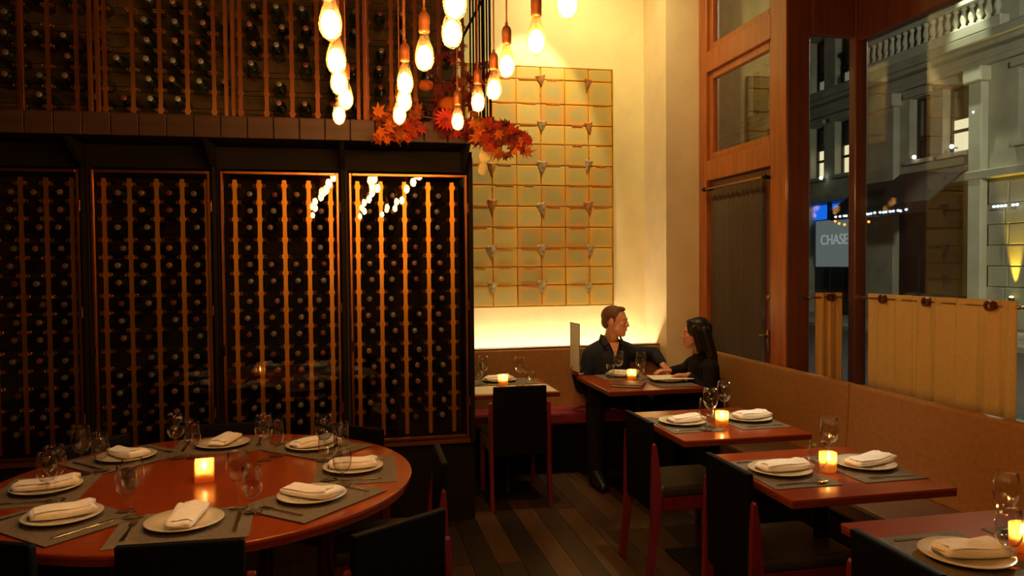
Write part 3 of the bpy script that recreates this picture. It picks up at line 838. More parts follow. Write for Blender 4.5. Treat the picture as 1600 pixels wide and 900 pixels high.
sq_table(*TM, 'wooden table where the couple sits')
sq_table(*TL, 'brightly lit table beside the wine cabinets, half hidden')
rtb = thing('round_table', 'large round reddish wood dining table set for eight with candle', 'table', RC)
TR = 0.815
MB().lathe([(0, TZ), (TR - 0.004, TZ), (TR, TZ - 0.004), (TR, TZ - 0.014), (0, TZ - 0.014)], 96).build('table_top', 'table_wood', rtb)
MB().lathe([(0, TZ - 0.0145), (TR - 0.002, TZ - 0.0145), (TR - 0.004, TZ - 0.036), (0, TZ - 0.036)], 96).build('top_edge', 'table_edge', rtb)
MB().lathe([(0, TZ - 0.037), (0.22, TZ - 0.037), (0.22, TZ - 0.06), (0.07, TZ - 0.08), (0.06, 0.10), (0.34, 0.04), (0.36, 0.0), (0, 0.0)], 32).build('pedestal', 'black_metal', rtb)

# ------------------------------------------------------------------ tableware
pl = tag(MB().lathe([(0, 0.004), (0.062, 0.004), (0.066, 0.0), (0.074, 0.0), (0.078, 0.005), (0.122, 0.016), (0.1245, 0.0185), (0.122, 0.020), (0.080, 0.0105), (0.074, 0.008), (0, 0.008)], 40).build('plate', 'porcelain', smooth=True), 'x', 'plate')
PLK = Kind(pl)
def napkin_mesh(seed):
    q = random.Random(seed)
    L, W, H = q.uniform(0.185, 0.215), q.uniform(0.085, 0.10), q.uniform(0.030, 0.038)
    bend = q.uniform(-0.012, 0.012); lift = q.uniform(0.004, 0.014); tw = q.uniform(-0.12, 0.12)
    vs = []; fs = []
    nu, nv = 14, 18
    for i in range(nu + 1):
        u = i / nu * 2 - 1
        e = max(0.0, 1 - abs(u) ** 7) ** 0.4
        for j in range(nv):
            t = 2 * PI * j / nv
            cy, cz = math.cos(t), math.sin(t)
            y = W / 2 * math.copysign(abs(cy) ** 0.55, cy) * (0.93 + 0.07 * e) * (1 + 0.10 * u)
            zz = H / 2 * (1 + math.copysign(abs(cz) ** 0.7, cz)) * (0.60 + 0.40 * e) * (0.82 + 0.18 * math.cos(2.2 * u))
            if cz > 0: zz += 0.003 * math.sin(9 * y / W + 3 * u + seed) + lift * max(0, u) ** 2
            x = u * L / 2 + 0.008 * math.cos(t * 2) * (abs(u) ** 3)
            y2 = y + bend * u * u + tw * u * 0.05
            vs.append((x, y2, max(0.0, zz) + 0.010 * u * u))
    for i in range(nu):
        for j in range(nv):
            k = (j + 1) % nv
            fs.append((i * nv + j, i * nv + k, (i + 1) * nv + k, (i + 1) * nv + j))
    fs.append(tuple(range(nv))); fs.append(tuple(range(nu * nv, (nu + 1) * nv))[::-1])
    mb = MB().add(vs, fs)
    # the folded flap lying over the top with a visible edge
    fl = []; ff = []
    for i in range(9):
        u = -0.86 + 1.72 * i / 8
        for j in range(5):
            v = -0.46 + 0.70 * j / 4
            zt = H * (0.60 + 0.40 * max(0.0, 1 - abs(u) ** 7) ** 0.4) * (0.82 + 0.18 * math.cos(2.2 * u)) * (1 - 0.25 * abs(2 * v) ** 3) + 0.0045 + lift * max(0, u) ** 2 + 0.003 * math.sin(9 * v + 3 * u + seed)
            fl.append((u * L / 2, v * W * 0.98 + bend * u * u, zt + 0.010 * u * u))
    for i in range(8):
        for j in range(4):
            a = i * 5 + j
            ff.append((a, a + 5, a + 6, a + 1))
    mb.add(fl, ff)
    return mb.mesh('napkin', 'linen', smooth=True)
NAP = [napkin_mesh(s) for s in range(5)]
def napkin(x, y, rot, v, label, group):
    o = link('napkin', NAP[v % 5], None, (x, y, TZ + 0.0035 + 0.0088), (0, 0, rot))
    tag(o, label, 'napkin', group); return o
def glass_kind(name, cat, foot, stem, bowl):
    t = thing(name, 'x', cat)
    MB().lathe(foot, 24).build('foot', 'stem_glass', t, smooth=True)
    MB().lathe(stem, 12).build('stem', 'stem_glass', t, smooth=True)
    MB().lathe(bowl, 28).build('bowl', 'stem_glass', t, smooth=True)
    return Kind(t)
WG = glass_kind('wine_glass', 'wine glass', [(0, 0), (0.034, 0), (0.0345, 0.0015), (0.012, 0.004), (0.005, 0.009)], [(0.005, 0.009), (0.0035, 0.02), (0.0033, 0.075), (0.005, 0.088)],
                [(0.0, 0.088), (0.005, 0.088), (0.022, 0.097), (0.034, 0.115), (0.0385, 0.140), (0.0365, 0.168), (0.0315, 0.200), (0.0305, 0.200), (0.0355, 0.168), (0.0375, 0.140), (0.033, 0.116), (0.021, 0.099), (0.0, 0.092)])
GB = glass_kind('water_goblet', 'goblet', [(0, 0), (0.033, 0), (0.0335, 0.0015), (0.014, 0.006), (0.007, 0.012)], [(0.007, 0.012), (0.0055, 0.022), (0.0055, 0.040), (0.008, 0.048)],
                [(0.0, 0.048), (0.008, 0.048), (0.024, 0.058), (0.034, 0.078), (0.036, 0.105), (0.033, 0.135), (0.030, 0.160), (0.029, 0.160), (0.032, 0.135), (0.035, 0.105), (0.033, 0.079), (0.023, 0.060), (0.0, 0.052)])
TBt = thing('tumbler', 'x', 'tumbler')
MB().lathe([(0, 0.0), (0.024, 0.0), (0.026, 0.004), (0.027, 0.012), (0, 0.012)], 24).build('base', 'stem_glass', TBt, smooth=True)
MB().lathe([(0.027, 0.012), (0.031, 0.10), (0.0300, 0.10), (0.0262, 0.013)], 24).build('bowl', 'stem_glass', TBt, smooth=True)
TB = Kind(TBt)
def knife_mesh():
    mb = MB()
    mb.prism([(-0.11, -0.0055), (-0.10, -0.008), (-0.01, -0.006), (0.0, -0.008), (0.09, -0.010), (0.115, 0.004), (0.10, 0.006), (0.0, 0.006), (-0.10, 0.007), (-0.11, 0.0055)], 0.0, 0.0035)
    return mb.mesh('table_knife', 'steel', bevel=0.0008)
def fork_mesh():
    mb = MB()
    mb.prism([(-0.10, -0.006), (-0.095, -0.008), (0.03, -0.004), (0.05, -0.011), (0.062, -0.012), (0.062, 0.012), (0.05, 0.011), (0.03, 0.004), (-0.095, 0.008), (-0.10, 0.006)], 0.0, 0.003)
    for i in range(4):
        y = -0.0103 + 0.00687 * i
        mb.box(0.0615, 0.098, y - 0.0017, y + 0.0017, 0.0004, 0.0026)
    return mb.mesh('table_fork', 'steel')
KN, FK = knife_mesh(), fork_mesh()
MZ = TZ + 0.0035
def cutlery(kind, x, y, rot, label, group):
    o = link('table_knife' if kind == 'k' else 'table_fork', KN if kind == 'k' else FK, None, (x, y, MZ + 0.0002), (0, 0, rot))
    tag(o, label, 'knife' if kind == 'k' else 'fork', group); return o
def mat_mesh(poly, m='placemat'):
    return MB().prism(poly, 0, 0.0028).mesh('placemat', m)
def mat_box(x0, x1, y0, y1, label, group, rot=0.0, dz=0.0):
    cx, cy = (x0 + x1) / 2, (y0 + y1) / 2
    o = link('placemat', mat_mesh([(x0 - cx, y0 - cy), (x1 - cx, y0 - cy), (x1 - cx, y1 - cy), (x0 - cx, y1 - cy)], 'placemat_pale' if label.startswith('pale') else 'placemat'), None, (cx, cy, TZ + 0.0004 + dz), (0, 0, rot))
    return tag(o, label, 'placemat', group)
def make_candle(kind):
    t = thing('votive_candle', 'x', 'candle')
    if kind == 'square':
        a, h = 0.036, 0.082
        g = MB()
        g.box(-a, a, -a, a, 0.0, 0.006)
        g.box(-a, -a + 0.004, -a, a, 0.006, h).box(a - 0.004, a, -a, a, 0.006, h).box(-a + 0.004, a - 0.004, -a, -a + 0.004, 0.006, h).box(-a + 0.004, a - 0.004, a - 0.004, a, 0.006, h)
        g.build('glass_holder', 'amber_glass', t)
    else:
        MB().lathe([(0, 0), (0.030, 0), (0.033, 0.005), (0.035, 0.078), (0.0325, 0.078), (0.0305, 0.007), (0, 0.006)], 28).build('glass_holder', 'amber_glass', t, smooth=True)
    w_ = MB().lathe([(0, 0.0065), (0.0225, 0.0065), (0.0225, 0.044), (0.019, 0.047), (0.0, 0.044)], 20).build('candle_wax', 'wax', t, smooth=True)
    MB().tube([(0, 0, 0.043), (0.0005, 0, 0.050)], 0.001, 6).build('wick', 'black_metal', w_)
    MB().lathe([(0, 0.047), (0.0045, 0.051), (0.0062, 0.056), (0.0048, 0.064), (0.002, 0.073), (0, 0.078)], 12).build('flame', 'flame', w_, smooth=True)
    return Kind(t)
SQC, RDC = make_candle('square'), make_candle('round')

# round table settings
g = 'settings on the round table'
SQC.put((-0.585, 3.225, TZ + 0.0005), R(8), 'square amber glass candle holder at the centre of the round table', None)
MOFF = 0.53
for i, (a, l) in enumerate(SEATS):
    ar = R(a)
    rad = Vector((math.cos(ar), math.sin(ar), 0)); tan = Vector((-math.sin(ar), math.cos(ar), 0))
    c = RC + rad * 0.575
    lap = 0.003 * (i % 2)
    # rectangular placemats meeting at their inner corners
    o = link('placemat', mat_mesh([(-0.175, -0.212), (0.150, -0.212), (0.150, 0.212), (-0.175, 0.212)]), None, (RC.x + rad.x * 0.60, RC.y + rad.y * 0.60, TZ + 0.0003 + lap), (0, 0, ar))
    tag(o, 'grey woven placemat on the round table, %s' % l, 'placemat', 'placemats on the round table')
    PLK.put((c.x, c.y, MZ + lap), 0, 'white plate with napkin on the round table, %s' % l, 'plates on the round table')
    nrot = [R(88), R(20), R(15), R(-40), R(75), R(35), R(-2), R(-35)][i]
    napkin(c.x, c.y, nrot, i, 'folded white napkin on the plate at the round table, %s' % l, 'napkins on the round table').location.z += lap
    pk = c - tan * -0.165 + rad * 0.02
    pf_ = c + tan * -0.165 + rad * 0.02
    cutlery('k', pk.x, pk.y, ar + PI, 'steel knife on the round table, for the seat %s' % l, 'knives on the round table').location.z += lap
    cutlery('f', pf_.x, pf_.y, ar + PI, 'steel fork on the round table, for the seat %s' % l, 'forks on the round table').location.z += lap
GL = [((-0.735, 2.785), (-0.775, 2.86), 'between the two near left plates'), ((-1.066, 3.053), (-1.12, 3.13), 'left of the near left plate'), ((-1.092, 3.414), (-1.03, 3.45), 'in front of the back left plate'),
      ((-0.77, 3.601), (-0.70, 3.60), 'left of the back plate'), ((-0.383, 3.473), (-0.34, 3.545), 'right of the back plate'), ((-0.125, 3.40), (-0.055, 3.43), 'beside the back right plate'),
      ((-0.10, 3.09), (-0.045, 3.01), 'left of the right end plate'), ((-0.40, 2.81), (-0.345, 2.745), 'between the two near right plates')]
for p, q, l in GL:
    WG.put((p[0], p[1], MZ + 0.003), 0, 'tall wine glass on the round table, %s' % l, 'wine glasses on the round table')
    GB.put((q[0], q[1], MZ + 0.003), 0, 'shorter water goblet on the round table, %s' % l, 'goblets on the round table')
# right-hand tables
TN = {'T1': 'table in front of the couple', 'T2': 'middle right-hand table', 'T3': 'nearest right-hand table'}
for nm, T in (('T1', T1), ('T2', T2), ('T3', T3)):
    cy = (T[2] + T[3]) / 2
    l = TN[nm]
    mat_box(T[0] + 0.015, T[0] + 0.295, cy - 0.21, cy + 0.20, 'grey placemat on the aisle side of the %s' % l, 'placemats on the right-hand tables')
    mat_box(T[1] - 0.295, T[1] - 0.015, cy - 0.21, cy + 0.20, 'grey placemat on the banquette side of the %s' % l, 'placemats on the right-hand tables')
    for sd, px_, rot, v in (('aisle', T[0] + 0.155, {'T1': 8, 'T2': 0, 'T3': -12}[nm], 1), ('banquette', T[1] - 0.145, {'T1': 6, 'T2': 12, 'T3': 5}[nm], 3)):
        py = cy - 0.0
        PLK.put((px_, py, MZ), 0, 'white plate on the %s side of the %s' % (sd, l), 'plates on the right-hand tables')
        napkin(px_ + 0.01, py, R(rot) + 0.05, v + len(nm) + int(nm[1]), 'folded white napkin on the %s side plate of the %s' % (sd, l), 'napkins on the right-hand tables')
        sgn = 1 if sd == 'aisle' else -1
        cutlery('k', px_ + 0.0, py - sgn * 0.165, 0 if sd == 'aisle' else PI, 'knife on the %s side of the %s' % (sd, l), 'knives on the right-hand tables')
        cutlery('f', px_ + 0.0, py + sgn * 0.165, 0 if sd == 'aisle' else PI, 'fork on the %s side of the %s' % (sd, l), 'forks on the right-hand tables')
RDC.put((1.875, 3.665, TZ + 0.0005), 0, 'round amber votive candle on the table in front of the couple')
RDC.put((1.880, 2.765, TZ + 0.0005), 0, 'amber votive candle on the middle right-hand table')
RDC.put((1.912, 1.875, TZ + 0.0005), 0, 'amber votive candle at the right picture edge on the nearest table')
gg = 'glasses on the right-hand tables'
GB.put((1.745, 3.580, MZ), 0, 'goblet left of the candle on the table in front of the couple', gg)
WG.put((1.808, 3.660, MZ), 0, 'wine glass just left of the candle on the table in front of the couple', gg)
WG.put((1.975, 3.835, MZ), 0, 'wine glass behind the candle on the table in front of the couple', gg)
GB.put((1.742, 2.625, MZ), 0, 'goblet in front of the candle on the middle right-hand table', gg)
WG.put((1.945, 2.850, MZ), 0, 'wine glass behind the candle on the middle right-hand table', gg)
GB.put((1.775, 1.785, MZ), 0, 'goblet before the candle on the nearest right-hand table', gg)
WG.put((1.955, 1.975, MZ), 0, 'wine glass behind the candle on the nearest right-hand table', gg)
# couple's table
gc = "couple's table setting"
mat_box(1.80, 2.16, 5.32, 5.58, "grey placemat before the man in the navy shirt", gc)
mat_box(2.06, 2.345, 4.90, 5.28, "grey placemat under the woman's menu", gc)
PLK.put((1.985, 5.475, MZ), 0, 'white plate in front of the man in the navy shirt', gc)
napkin(2.0, 5.475, R(-25), 2, 'rumpled white napkin on the plate before the man', gc)
PLK.put((2.215, 5.155, MZ), 0, "white plate under the open menu in front of the woman", gc)
mn = thing('open_menu', 'white menu sheet lying on the plate in front of the woman', 'menu', (2.235, 5.16, MZ + 0.0215), R(-8))
MB().box(-0.15, 0.15, -0.11, 0.11, 0, 0.003).build('cover', 'menu_black', mn)
MB().box(-0.145, 0.145, -0.105, 0.105, 0.0032, 0.005).build('page', 'menu_paper', mn)
fo = thing('menu_folder', "closed dark red menu folder at the near edge of the couple's table", 'menu', (1.875, 5.05, TZ + 0.0005), R(-30))
MB().box(-0.11, 0.11, -0.10, 0.10, 0, 0.006).build('cover', 'menu_leather', fo, bevel=0.001)
MB().box(-0.106, 0.108, -0.096, 0.096, 0.0062, 0.014).build('pages', 'menu_paper', fo)
MB().box(-0.11, 0.11, -0.10, 0.10, 0.0142, 0.020).build('cover', 'menu_leather', fo, bevel=0.001)
RDC.put((1.985, 5.270, TZ + 0.0005), 0, "amber votive candle on the couple's table")
TB.put((1.865, 5.395, MZ), 0, 'small tumbler before the man, left of his wine glass', gc)
WG.put((1.925, 5.385, MZ), 0, "wine glass standing before the man's shirt front", gc)
WG.put((2.055, 5.270, MZ), 0, "wine glass right of the candle on the couple's table", gc)
GB.put((2.02, 5.20, TZ + 0.0005), 0, "goblet beside the candle on the couple's table", gc)
# left lit table
gl = 'setting on the lit table by the cabinets'
mat_box(0.80, 1.30, 5.29, 5.585, 'grey placemat at the wall side of the lit table by the wine cabinets', gl)
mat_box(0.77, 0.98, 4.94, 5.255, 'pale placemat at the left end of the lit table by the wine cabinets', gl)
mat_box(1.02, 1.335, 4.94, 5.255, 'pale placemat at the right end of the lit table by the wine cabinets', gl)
PLK.put((1.04, 5.46, MZ), 0, 'white plate on the lit table by the wine cabinets', gl)
napkin(1.03, 5.465, R(10), 4, 'folded napkin on the plate of the lit table by the wine cabinets', gl)
RDC.put((1.030, 5.262, TZ + 0.0005), 0, 'amber votive candle on the lit table by the wine cabinets')
WG.put((0.905, 5.36, MZ), 0, 'wine glass left of the candle on the lit table by the wine cabinets', gl)
WG.put((1.145, 5.235, MZ), 0, 'wine glass right of the candle on the lit table by the wine cabinets', gl)
TB.put((1.212, 5.225, MZ), 0, 'tumbler at the right on the lit table by the wine cabinets', gl)
GB.put((0.86, 5.30, MZ), 0, 'goblet at the left on the lit table, against the cabinet edge', gl)

# ------------------------------------------------------------------ autumn garland on the end of the ledge
for n, c in dict(leaf_red=(0.36, 0.030, 0.012), leaf_orange=(0.50, 0.12, 0.015), leaf_rust=(0.22, 0.050, 0.016), leaf_wine=(0.13, 0.014, 0.022), leaf_olive=(0.20, 0.13, 0.02)).items():
    translucent(n, c, 0.25, 0.0, 0.6, 0.3, 25)
mat('pumpkin', (0.55, 0.13, 0.012), 0.45, noise=0.15, scale=9)
mat('petal_red', (0.55, 0.05, 0.025), 0.6, noise=0.2, scale=30)
mat('twig', (0.10, 0.05, 0.03), 0.8, noise=0.2, scale=30)
mat('pod', (0.55, 0.48, 0.22), 0.6, noise=0.2, scale=20)
def leaf_mesh(mname, seed):
    q = random.Random(seed)
    out = []
    tips = [(-150, 0.42), (-95, 0.70), (-48, 0.90), (0, 1.05), (48, 0.90), (95, 0.70), (150, 0.42)]
    for i, (a, r) in enumerate(tips):
        a += q.uniform(-6, 6); r *= q.uniform(0.9, 1.1)
        out.append((r * math.cos(R(a)), r * math.sin(R(a))))
        if i < len(tips) - 1:
            am = (tips[i][0] + tips[i + 1][0]) / 2
            rm = 0.42 if abs(am) < 110 else 0.30
            out.append((rm * math.cos(R(am)), rm * math.sin(R(am))))
    S = 0.062
    vs = [(0, 0, 0.05 * S)]
    for x, y in out:
        vs.append((x * S, y * S, (-0.35 * (x * x + y * y) + 0.25 * abs(y)) * S))
    n = len(out)
    fs = [(0, i + 1, i + 2) for i in range(n - 1)] + [(0, n, 1)]
    mb = MB().add(vs, fs)
    mb.tube([(-0.002, 0, 0.003), (-0.045, 0, -0.012)], 0.0012, 4)
    me = mb.mesh('leaf', mname)
    return me
LM = {n: [leaf_mesh(n, k) for k in range(2)] for n in ('leaf_red', 'leaf_orange', 'leaf_rust', 'leaf_wine', 'leaf_olive')}
gar = thing('autumn_garland', 'garland of red and orange autumn leaves, flowers and pumpkin on the ledge corner', 'garland', (0.55, 4.46, 2.405)); O = Vector((0.55, 4.46, 2.405))
rl = random.Random(11)
def leaves(n, x0, x1, y0, y1, z0, z1, kinds, sc=(0.8, 1.25)):
    n = int(n * 1.45); sc = (sc[0] * 0.72, sc[1] * 0.82)
    for _ in range(n):
        k = rl.choice(kinds)
        p = Vector((rl.uniform(x0, x1), rl.uniform(y0, y1), rl.uniform(z0, z1))) - O
        o = link('leaf', LM[k][rl.randrange(2)], gar, p, (R(90) + rl.uniform(-0.7, 0.7), rl.uniform(-3.1, 3.1), rl.uniform(-0.7, 0.7)))
        s = rl.uniform(*sc); o.scale = (s, s, s)
leaves(30, 0.13, 0.36, 4.30, 4.385, 2.29, 2.45, ('leaf_orange', 'leaf_orange', 'leaf_red', 'leaf_rust'))
leaves(8, 0.20, 0.42, 4.36, 4.46, 2.44, 2.53, ('leaf_orange', 'leaf_rust'))
leaves(26, 0.36, 0.68, 4.32, 4.385, 2.33, 2.47, ('leaf_wine', 'leaf_rust', 'leaf_red', 'leaf_wine'))
leaves(46, 0.66, 0.92, 4.22, 4.40, 2.29, 2.43, ('leaf_rust', 'leaf_red', 'leaf_olive', 'leaf_wine', 'leaf_orange'), (0.8, 1.2))
leaves(34, 0.74, 0.99, 4.22, 4.40, 2.22, 2.37, ('leaf_red', 'leaf_red', 'leaf_orange', 'leaf_rust'), (0.8, 1.2))
leaves(26, 0.48, 0.72, 4.48, 4.64, 2.48, 2.95, ('leaf_wine', 'leaf_wine', 'leaf_rust'), (0.9, 1.3))
leaves(10, 0.74, 0.86, 4.50, 4.62, 2.64, 2.80, ('leaf_wine', 'leaf_red'), (0.9, 1.3))
def pk(d):
    a = math.atan2(d.y, d.x); return (0.92 + 0.08 * abs(math.cos(4 * a))) * (1 - 0.12 * abs(d.z) ** 4)
for c_, r__ in (((0.575, 4.52, 2.505), (0.075, 0.075, 0.098)), ((0.445, 4.56, 2.66), (0.045, 0.045, 0.036))):
    p_ = MB().ell(Vector(c_) - O, r__, 32, 12, fn=pk).build('pumpkin', 'pumpkin', gar, smooth=True)
    MB().tube([Vector(c_) - O + Vector((0, 0, r__[2] * 0.8)), Vector(c_) - O + Vector((0.01, 0, r__[2] + 0.03))], 0.007, 6).build('stem', 'twig', p_)
fl = MB()
for ring, (n_, l_, t_) in enumerate(((16, 0.075, 0.15), (12, 0.055, 0.5), (8, 0.034, 0.9))):
    for i in range(n_):
        a = 2 * PI * (i + 0.5 * ring) / n_
        M_ = Matrix.Translation(Vector((0.535, 4.325, 2.415)) - O) @ Matrix.Rotation(R(80), 4, 'X') @ Matrix.Rotation(a, 4, 'Z') @ Matrix.Rotation(-t_, 4, 'Y')
        fl.add([M_ @ Vector(v) for v in ((0.006, 0, 0.004), (l_ * 0.6, -0.010, 0.006), (l_, 0, 0.0), (l_ * 0.6, 0.010, 0.006), (l_ * 0.6, 0, -0.002))], [(0, 1, 4), (1, 2, 4), (2, 3, 4), (3, 0, 4)])
fl = fl.build('flower_head', 'petal_red', gar)
MB().ell(Vector((0.535, 4.318, 2.416)) - O, (0.013, 0.010, 0.013)).build('flower_centre', 'leaf_wine', fl, smooth=True)
for pts in ([(0.15, 4.38, 2.42), (0.40, 4.37, 2.44), (0.70, 4.34, 2.40), (0.90, 4.30, 2.34), (1.02, 4.28, 2.31)], [(0.58, 4.52, 2.41), (0.60, 4.56, 2.70), (0.66, 4.58, 2.98)], [(0.70, 4.50, 2.41), (0.78, 4.56, 2.60), (0.82, 4.57, 2.82)]):
    MB().tube([Vector(p) - O for p in pts], 0.004, 6).build('twig', 'twig', gar)
MB().ell(Vector((0.765, 4.36, 2.232)) - O, (0.040, 0.008, 0.052), 14, 10, Matrix.Rotation(R(30), 3, 'Y')).build('seed_pod', 'pod', gar, smooth=True)
MB().ell(Vector((0.745, 4.36, 2.15)) - O, (0.030, 0.008, 0.040), 14, 10, Matrix.Rotation(R(10), 3, 'Y')).build('seed_pod', 'pod', gar, smooth=True)

# ------------------------------------------------------------------ people
def remesh(mb, name, m, parent, origin, voxel=0.007, smooth=3, sub=0):
    me = mb.mesh(name + '_src', m, origin)
    tmp = bpy.data.objects.new('tmp', me); COL.objects.link(tmp)
    md = tmp.modifiers.new('r', 'REMESH'); md.mode = 'VOXEL'; md.voxel_size = voxel; md.use_smooth_shade = True
    sm = tmp.modifiers.new('s', 'SMOOTH'); sm.factor = 0.5; sm.iterations = smooth
    dg = bpy.context.evaluated_depsgraph_get()
    me2 = bpy.data.meshes.new_from_object(tmp.evaluated_get(dg), depsgraph=dg)
    bpy.data.objects.remove(tmp, do_unlink=True)
    for p in me2.polygons: p.use_smooth = True
    if not me2.materials: me2.materials.append(MATS[m])
    return link(name, me2, parent)
def head_parts(mb, M3, c, female=False):
    """head in local axes (+x face, z up), rotated by M3 and centred at c"""
    c = Vector(c)
    k = 0.94 if female else 1.0
    def E(p, r): mb.ell(c + M3 @ (Vector(p) * k), tuple(q * k for q in r), 20, 14, M3)
    def C(p, q, a, b): mb.cap(c + M3 @ (Vector(p) * k), c + M3 @ (Vector(q) * k), a * k, b * k)
    E((-0.012, 0, 0.030), (0.098, 0.077, 0.086))
    E((0.026, 0, -0.035), (0.066, 0.060, 0.078))
    E((0.052, 0, -0.062), (0.040, 0.044, 0.036))
    C((0.066, -0.010, -0.094), (0.066, 0.010, -0.094), 0.022, 0.022)
    C((0.030, -0.048, -0.060), (0.062, -0.015, -0.088), 0.020, 0.018)
    C((0.030, 0.048, -0.060), (0.062, 0.015, -0.088), 0.020, 0.018)
    C((0.086, 0, 0.018), (0.106, 0, -0.024), 0.0085, 0.0125)
    C((0.097, -0.012, -0.027), (0.097, 0.012, -0.027), 0.009, 0.009)
    C((0.079, -0.034, 0.026), (0.086, -0.010, 0.024), 0.011, 0.011)
    C((0.079, 0.034, 0.026), (0.086, 0.010, 0.024), 0.011, 0.011)
    C((0.066, -0.040, -0.014), (0.072, -0.028, -0.020), 0.018, 0.018)
    C((0.066, 0.040, -0.014), (0.072, 0.028, -0.020), 0.018, 0.018)
    C((0.086, -0.012, -0.052), (0.086, 0.012, -0.052), 0.010, 0.010)
    C((0.083, -0.010, -0.066), (0.083, 0.010, -0.066), 0.010, 0.010)
    for s in (-1, 1):
        E((-0.008, s * 0.078, -0.004), (0.018, 0.010, 0.031))
def face_bits(parent, M3, c, origin, k=1.0):
    c = Vector(c) - Vector(origin)
    for s in (-1, 1):
        e = MB().ell(c + M3 @ (Vector((0.0815, s * 0.030, 0.006)) * k), (0.008 * k, 0.013 * k, 0.007 * k), 12, 8, M3).build('eye', 'porcelain', parent, smooth=True)
        MB().ell(c + M3 @ (Vector((0.0875, s * 0.029, 0.006)) * k), (0.004 * k, 0.006 * k, 0.006 * k), 10, 8, M3).build('iris', 'eye', e, smooth=True)
        MB().cap(c + M3 @ (Vector((0.090, s * 0.016, 0.029)) * k), c + M3 @ (Vector((0.080, s * 0.044, 0.029)) * k), 0.0042 * k, 0.003 * k).build('eyebrow', 'hair_brown', parent, smooth=True)
    MB().cap(c + M3 @ (Vector((0.0925, -0.017, -0.057)) * k), c + M3 @ (Vector((0.0925, 0.017, -0.057)) * k), 0.0045 * k, 0.0045 * k).ell(c + M3 @ (Vector((0.094, 0, -0.0605)) * k), (0.005 * k, 0.016 * k, 0.005 * k), 12, 8, M3).build('mouth', 'lips', parent, smooth=True)
def hand(mb, wrist, dirv, upv, side, curl=0.5, k=1.0):
    """palm + 5 fingers; dirv along the fingers, upv = back of the hand, side=+1/-1 puts the thumb"""
    d = Vector(dirv).normalized(); u = Vector(upv); u = (u - d * u.dot(d)).normalized(); t = d.cross(u) * side
    W = Vector(wrist)
    for s in (-0.026, -0.009, 0.009, 0.026):
        mb.cap(W + d * 0.010 + t * s * 0.75, W + d * 0.080 * k + t * s, 0.014 * k, 0.0125 * k)
    for i, (s, L) in enumerate(((0.027, 0.066), (0.0095, 0.075), (-0.0085, 0.070), (-0.0265, 0.055))):
        a0 = W + d * 0.082 * k + t * s
        ang = curl * 0.5
        d1 = (d * math.cos(ang) - u * math.sin(ang)); a1 = a0 + d1 * L * 0.45 * k
        ang = curl * 1.3
        d2 = (d * math.cos(ang) - u * math.sin(ang)); a2 = a1 + d2 * L * 0.33 * k
        ang = curl * 1.9
        d3 = (d * math.cos(ang) - u * math.sin(ang)); a3 = a2 + d3 * L * 0.25 * k
        mb.cap(a0, a1, 0.0092 * k, 0.0085 * k, 8); mb.cap(a1, a2, 0.0085 * k, 0.0078 * k, 8); mb.cap(a2, a3, 0.0078 * k, 0.0068 * k, 8)
    b0 = W + d * 0.022 * k + t * 0.024
    b1 = b0 + (d * 0.6 + t * 0.75 - u * 0.25).normalized() * 0.042 * k
    b2 = b1 + (d * 0.85 + t * 0.2 - u * 0.45).normalized() * 0.034 * k
    mb.cap(b0, b1, 0.014 * k, 0.0105 * k, 8); mb.cap(b1, b2, 0.0105 * k, 0.008 * k, 8)
def frame3(x, up_=(0, 0, 1), tilt=0.0):
    X = Vector(x).normalized(); U = Vector(up_); Z = (U - X * U.dot(X)).normalized(); Y = Z.cross(X)
    return Matrix((X, Y, Z)).transposed()

# --- man at the back banquette
MO = Vector((1.99, 5.76, 0.47))
man = thing('person', 'man in a dark navy shirt on the back banquette, holding a tall menu', 'person', MO)
HC = Vector((2.018, 5.715, 1.148))
HM = frame3((0.80, -0.60, -0.06), (0.06, -0.02, 1))
b = MB()
head_parts(b, HM, HC)
NB = Vector((1.995, 5.785, 0.945))
b.cap(NB, HC + HM @ Vector((-0.012, 0, -0.05)), 0.060, 0.055)
b.cap((1.995, 5.80, 0.90), (1.985, 5.79, 0.62), 0.115, 0.12); b.cap((1.885, 5.79, 0.885), (2.105, 5.79, 0.90), 0.062, 0.062)
SR, ER, WR = Vector((1.835, 5.785, 0.870)), Vector((1.752, 5.735, 0.640)), Vector((1.672, 5.64, 0.775))
SL, EL, WL = Vector((2.150, 5.790, 0.885)), Vector((2.385, 5.830, 0.868)), Vector((2.395, 5.668, 0.795))
for a, c_, d_ in ((SR, ER, WR), (SL, EL, WL)):
    b.cap(a, c_, 0.052, 0.042); b.cap(c_, d_, 0.042, 0.028)
hand(b, WR, (-0.35, -0.75, 0.20), (-0.75, -0.1, -0.65), 1, 0.9)
hand(b, WL, (0.10, -0.75, -0.25), (0.2, 0.0, 1), -1, 0.5)
HR_, HL_ = Vector((1.90, 5.77, 0.575)), Vector((2.08, 5.77, 0.575))
KR, KL_ = Vector((1.735, 5.36, 0.575)), Vector((2.10, 5.34, 0.555))
AR, AL = Vector((1.700, 5.25, 0.10)), Vector((2.10, 5.24, 0.10))
b.cap(HR_, HL_, 0.105, 0.105)
for h_, k_, a_ in ((HR_, KR, AR), (HL_, KL_, AL)):
    b.cap(h_, k_, 0.082, 0.058); b.cap(k_, a_, 0.056, 0.036); b.cap(a_, a_ + Vector((0, -0.13, -0.055)), 0.035, 0.026)
mb_ = remesh(b, 'body', 'skin', man, MO, 0.0055, 4)
face_bits(man, HM, HC, MO)
h = MB()
h.ell(HC + HM @ Vector((-0.022, 0, 0.042)), (0.096, 0.0815, 0.083), 20, 14, HM)
h.ell(HC + HM @ Vector((0.030, 0, 0.098)), (0.046, 0.048, 0.022), 16, 10, HM)
h.ell(HC + HM @ Vector((-0.062, 0, -0.006)), (0.050, 0.066, 0.062), 16, 10, HM)
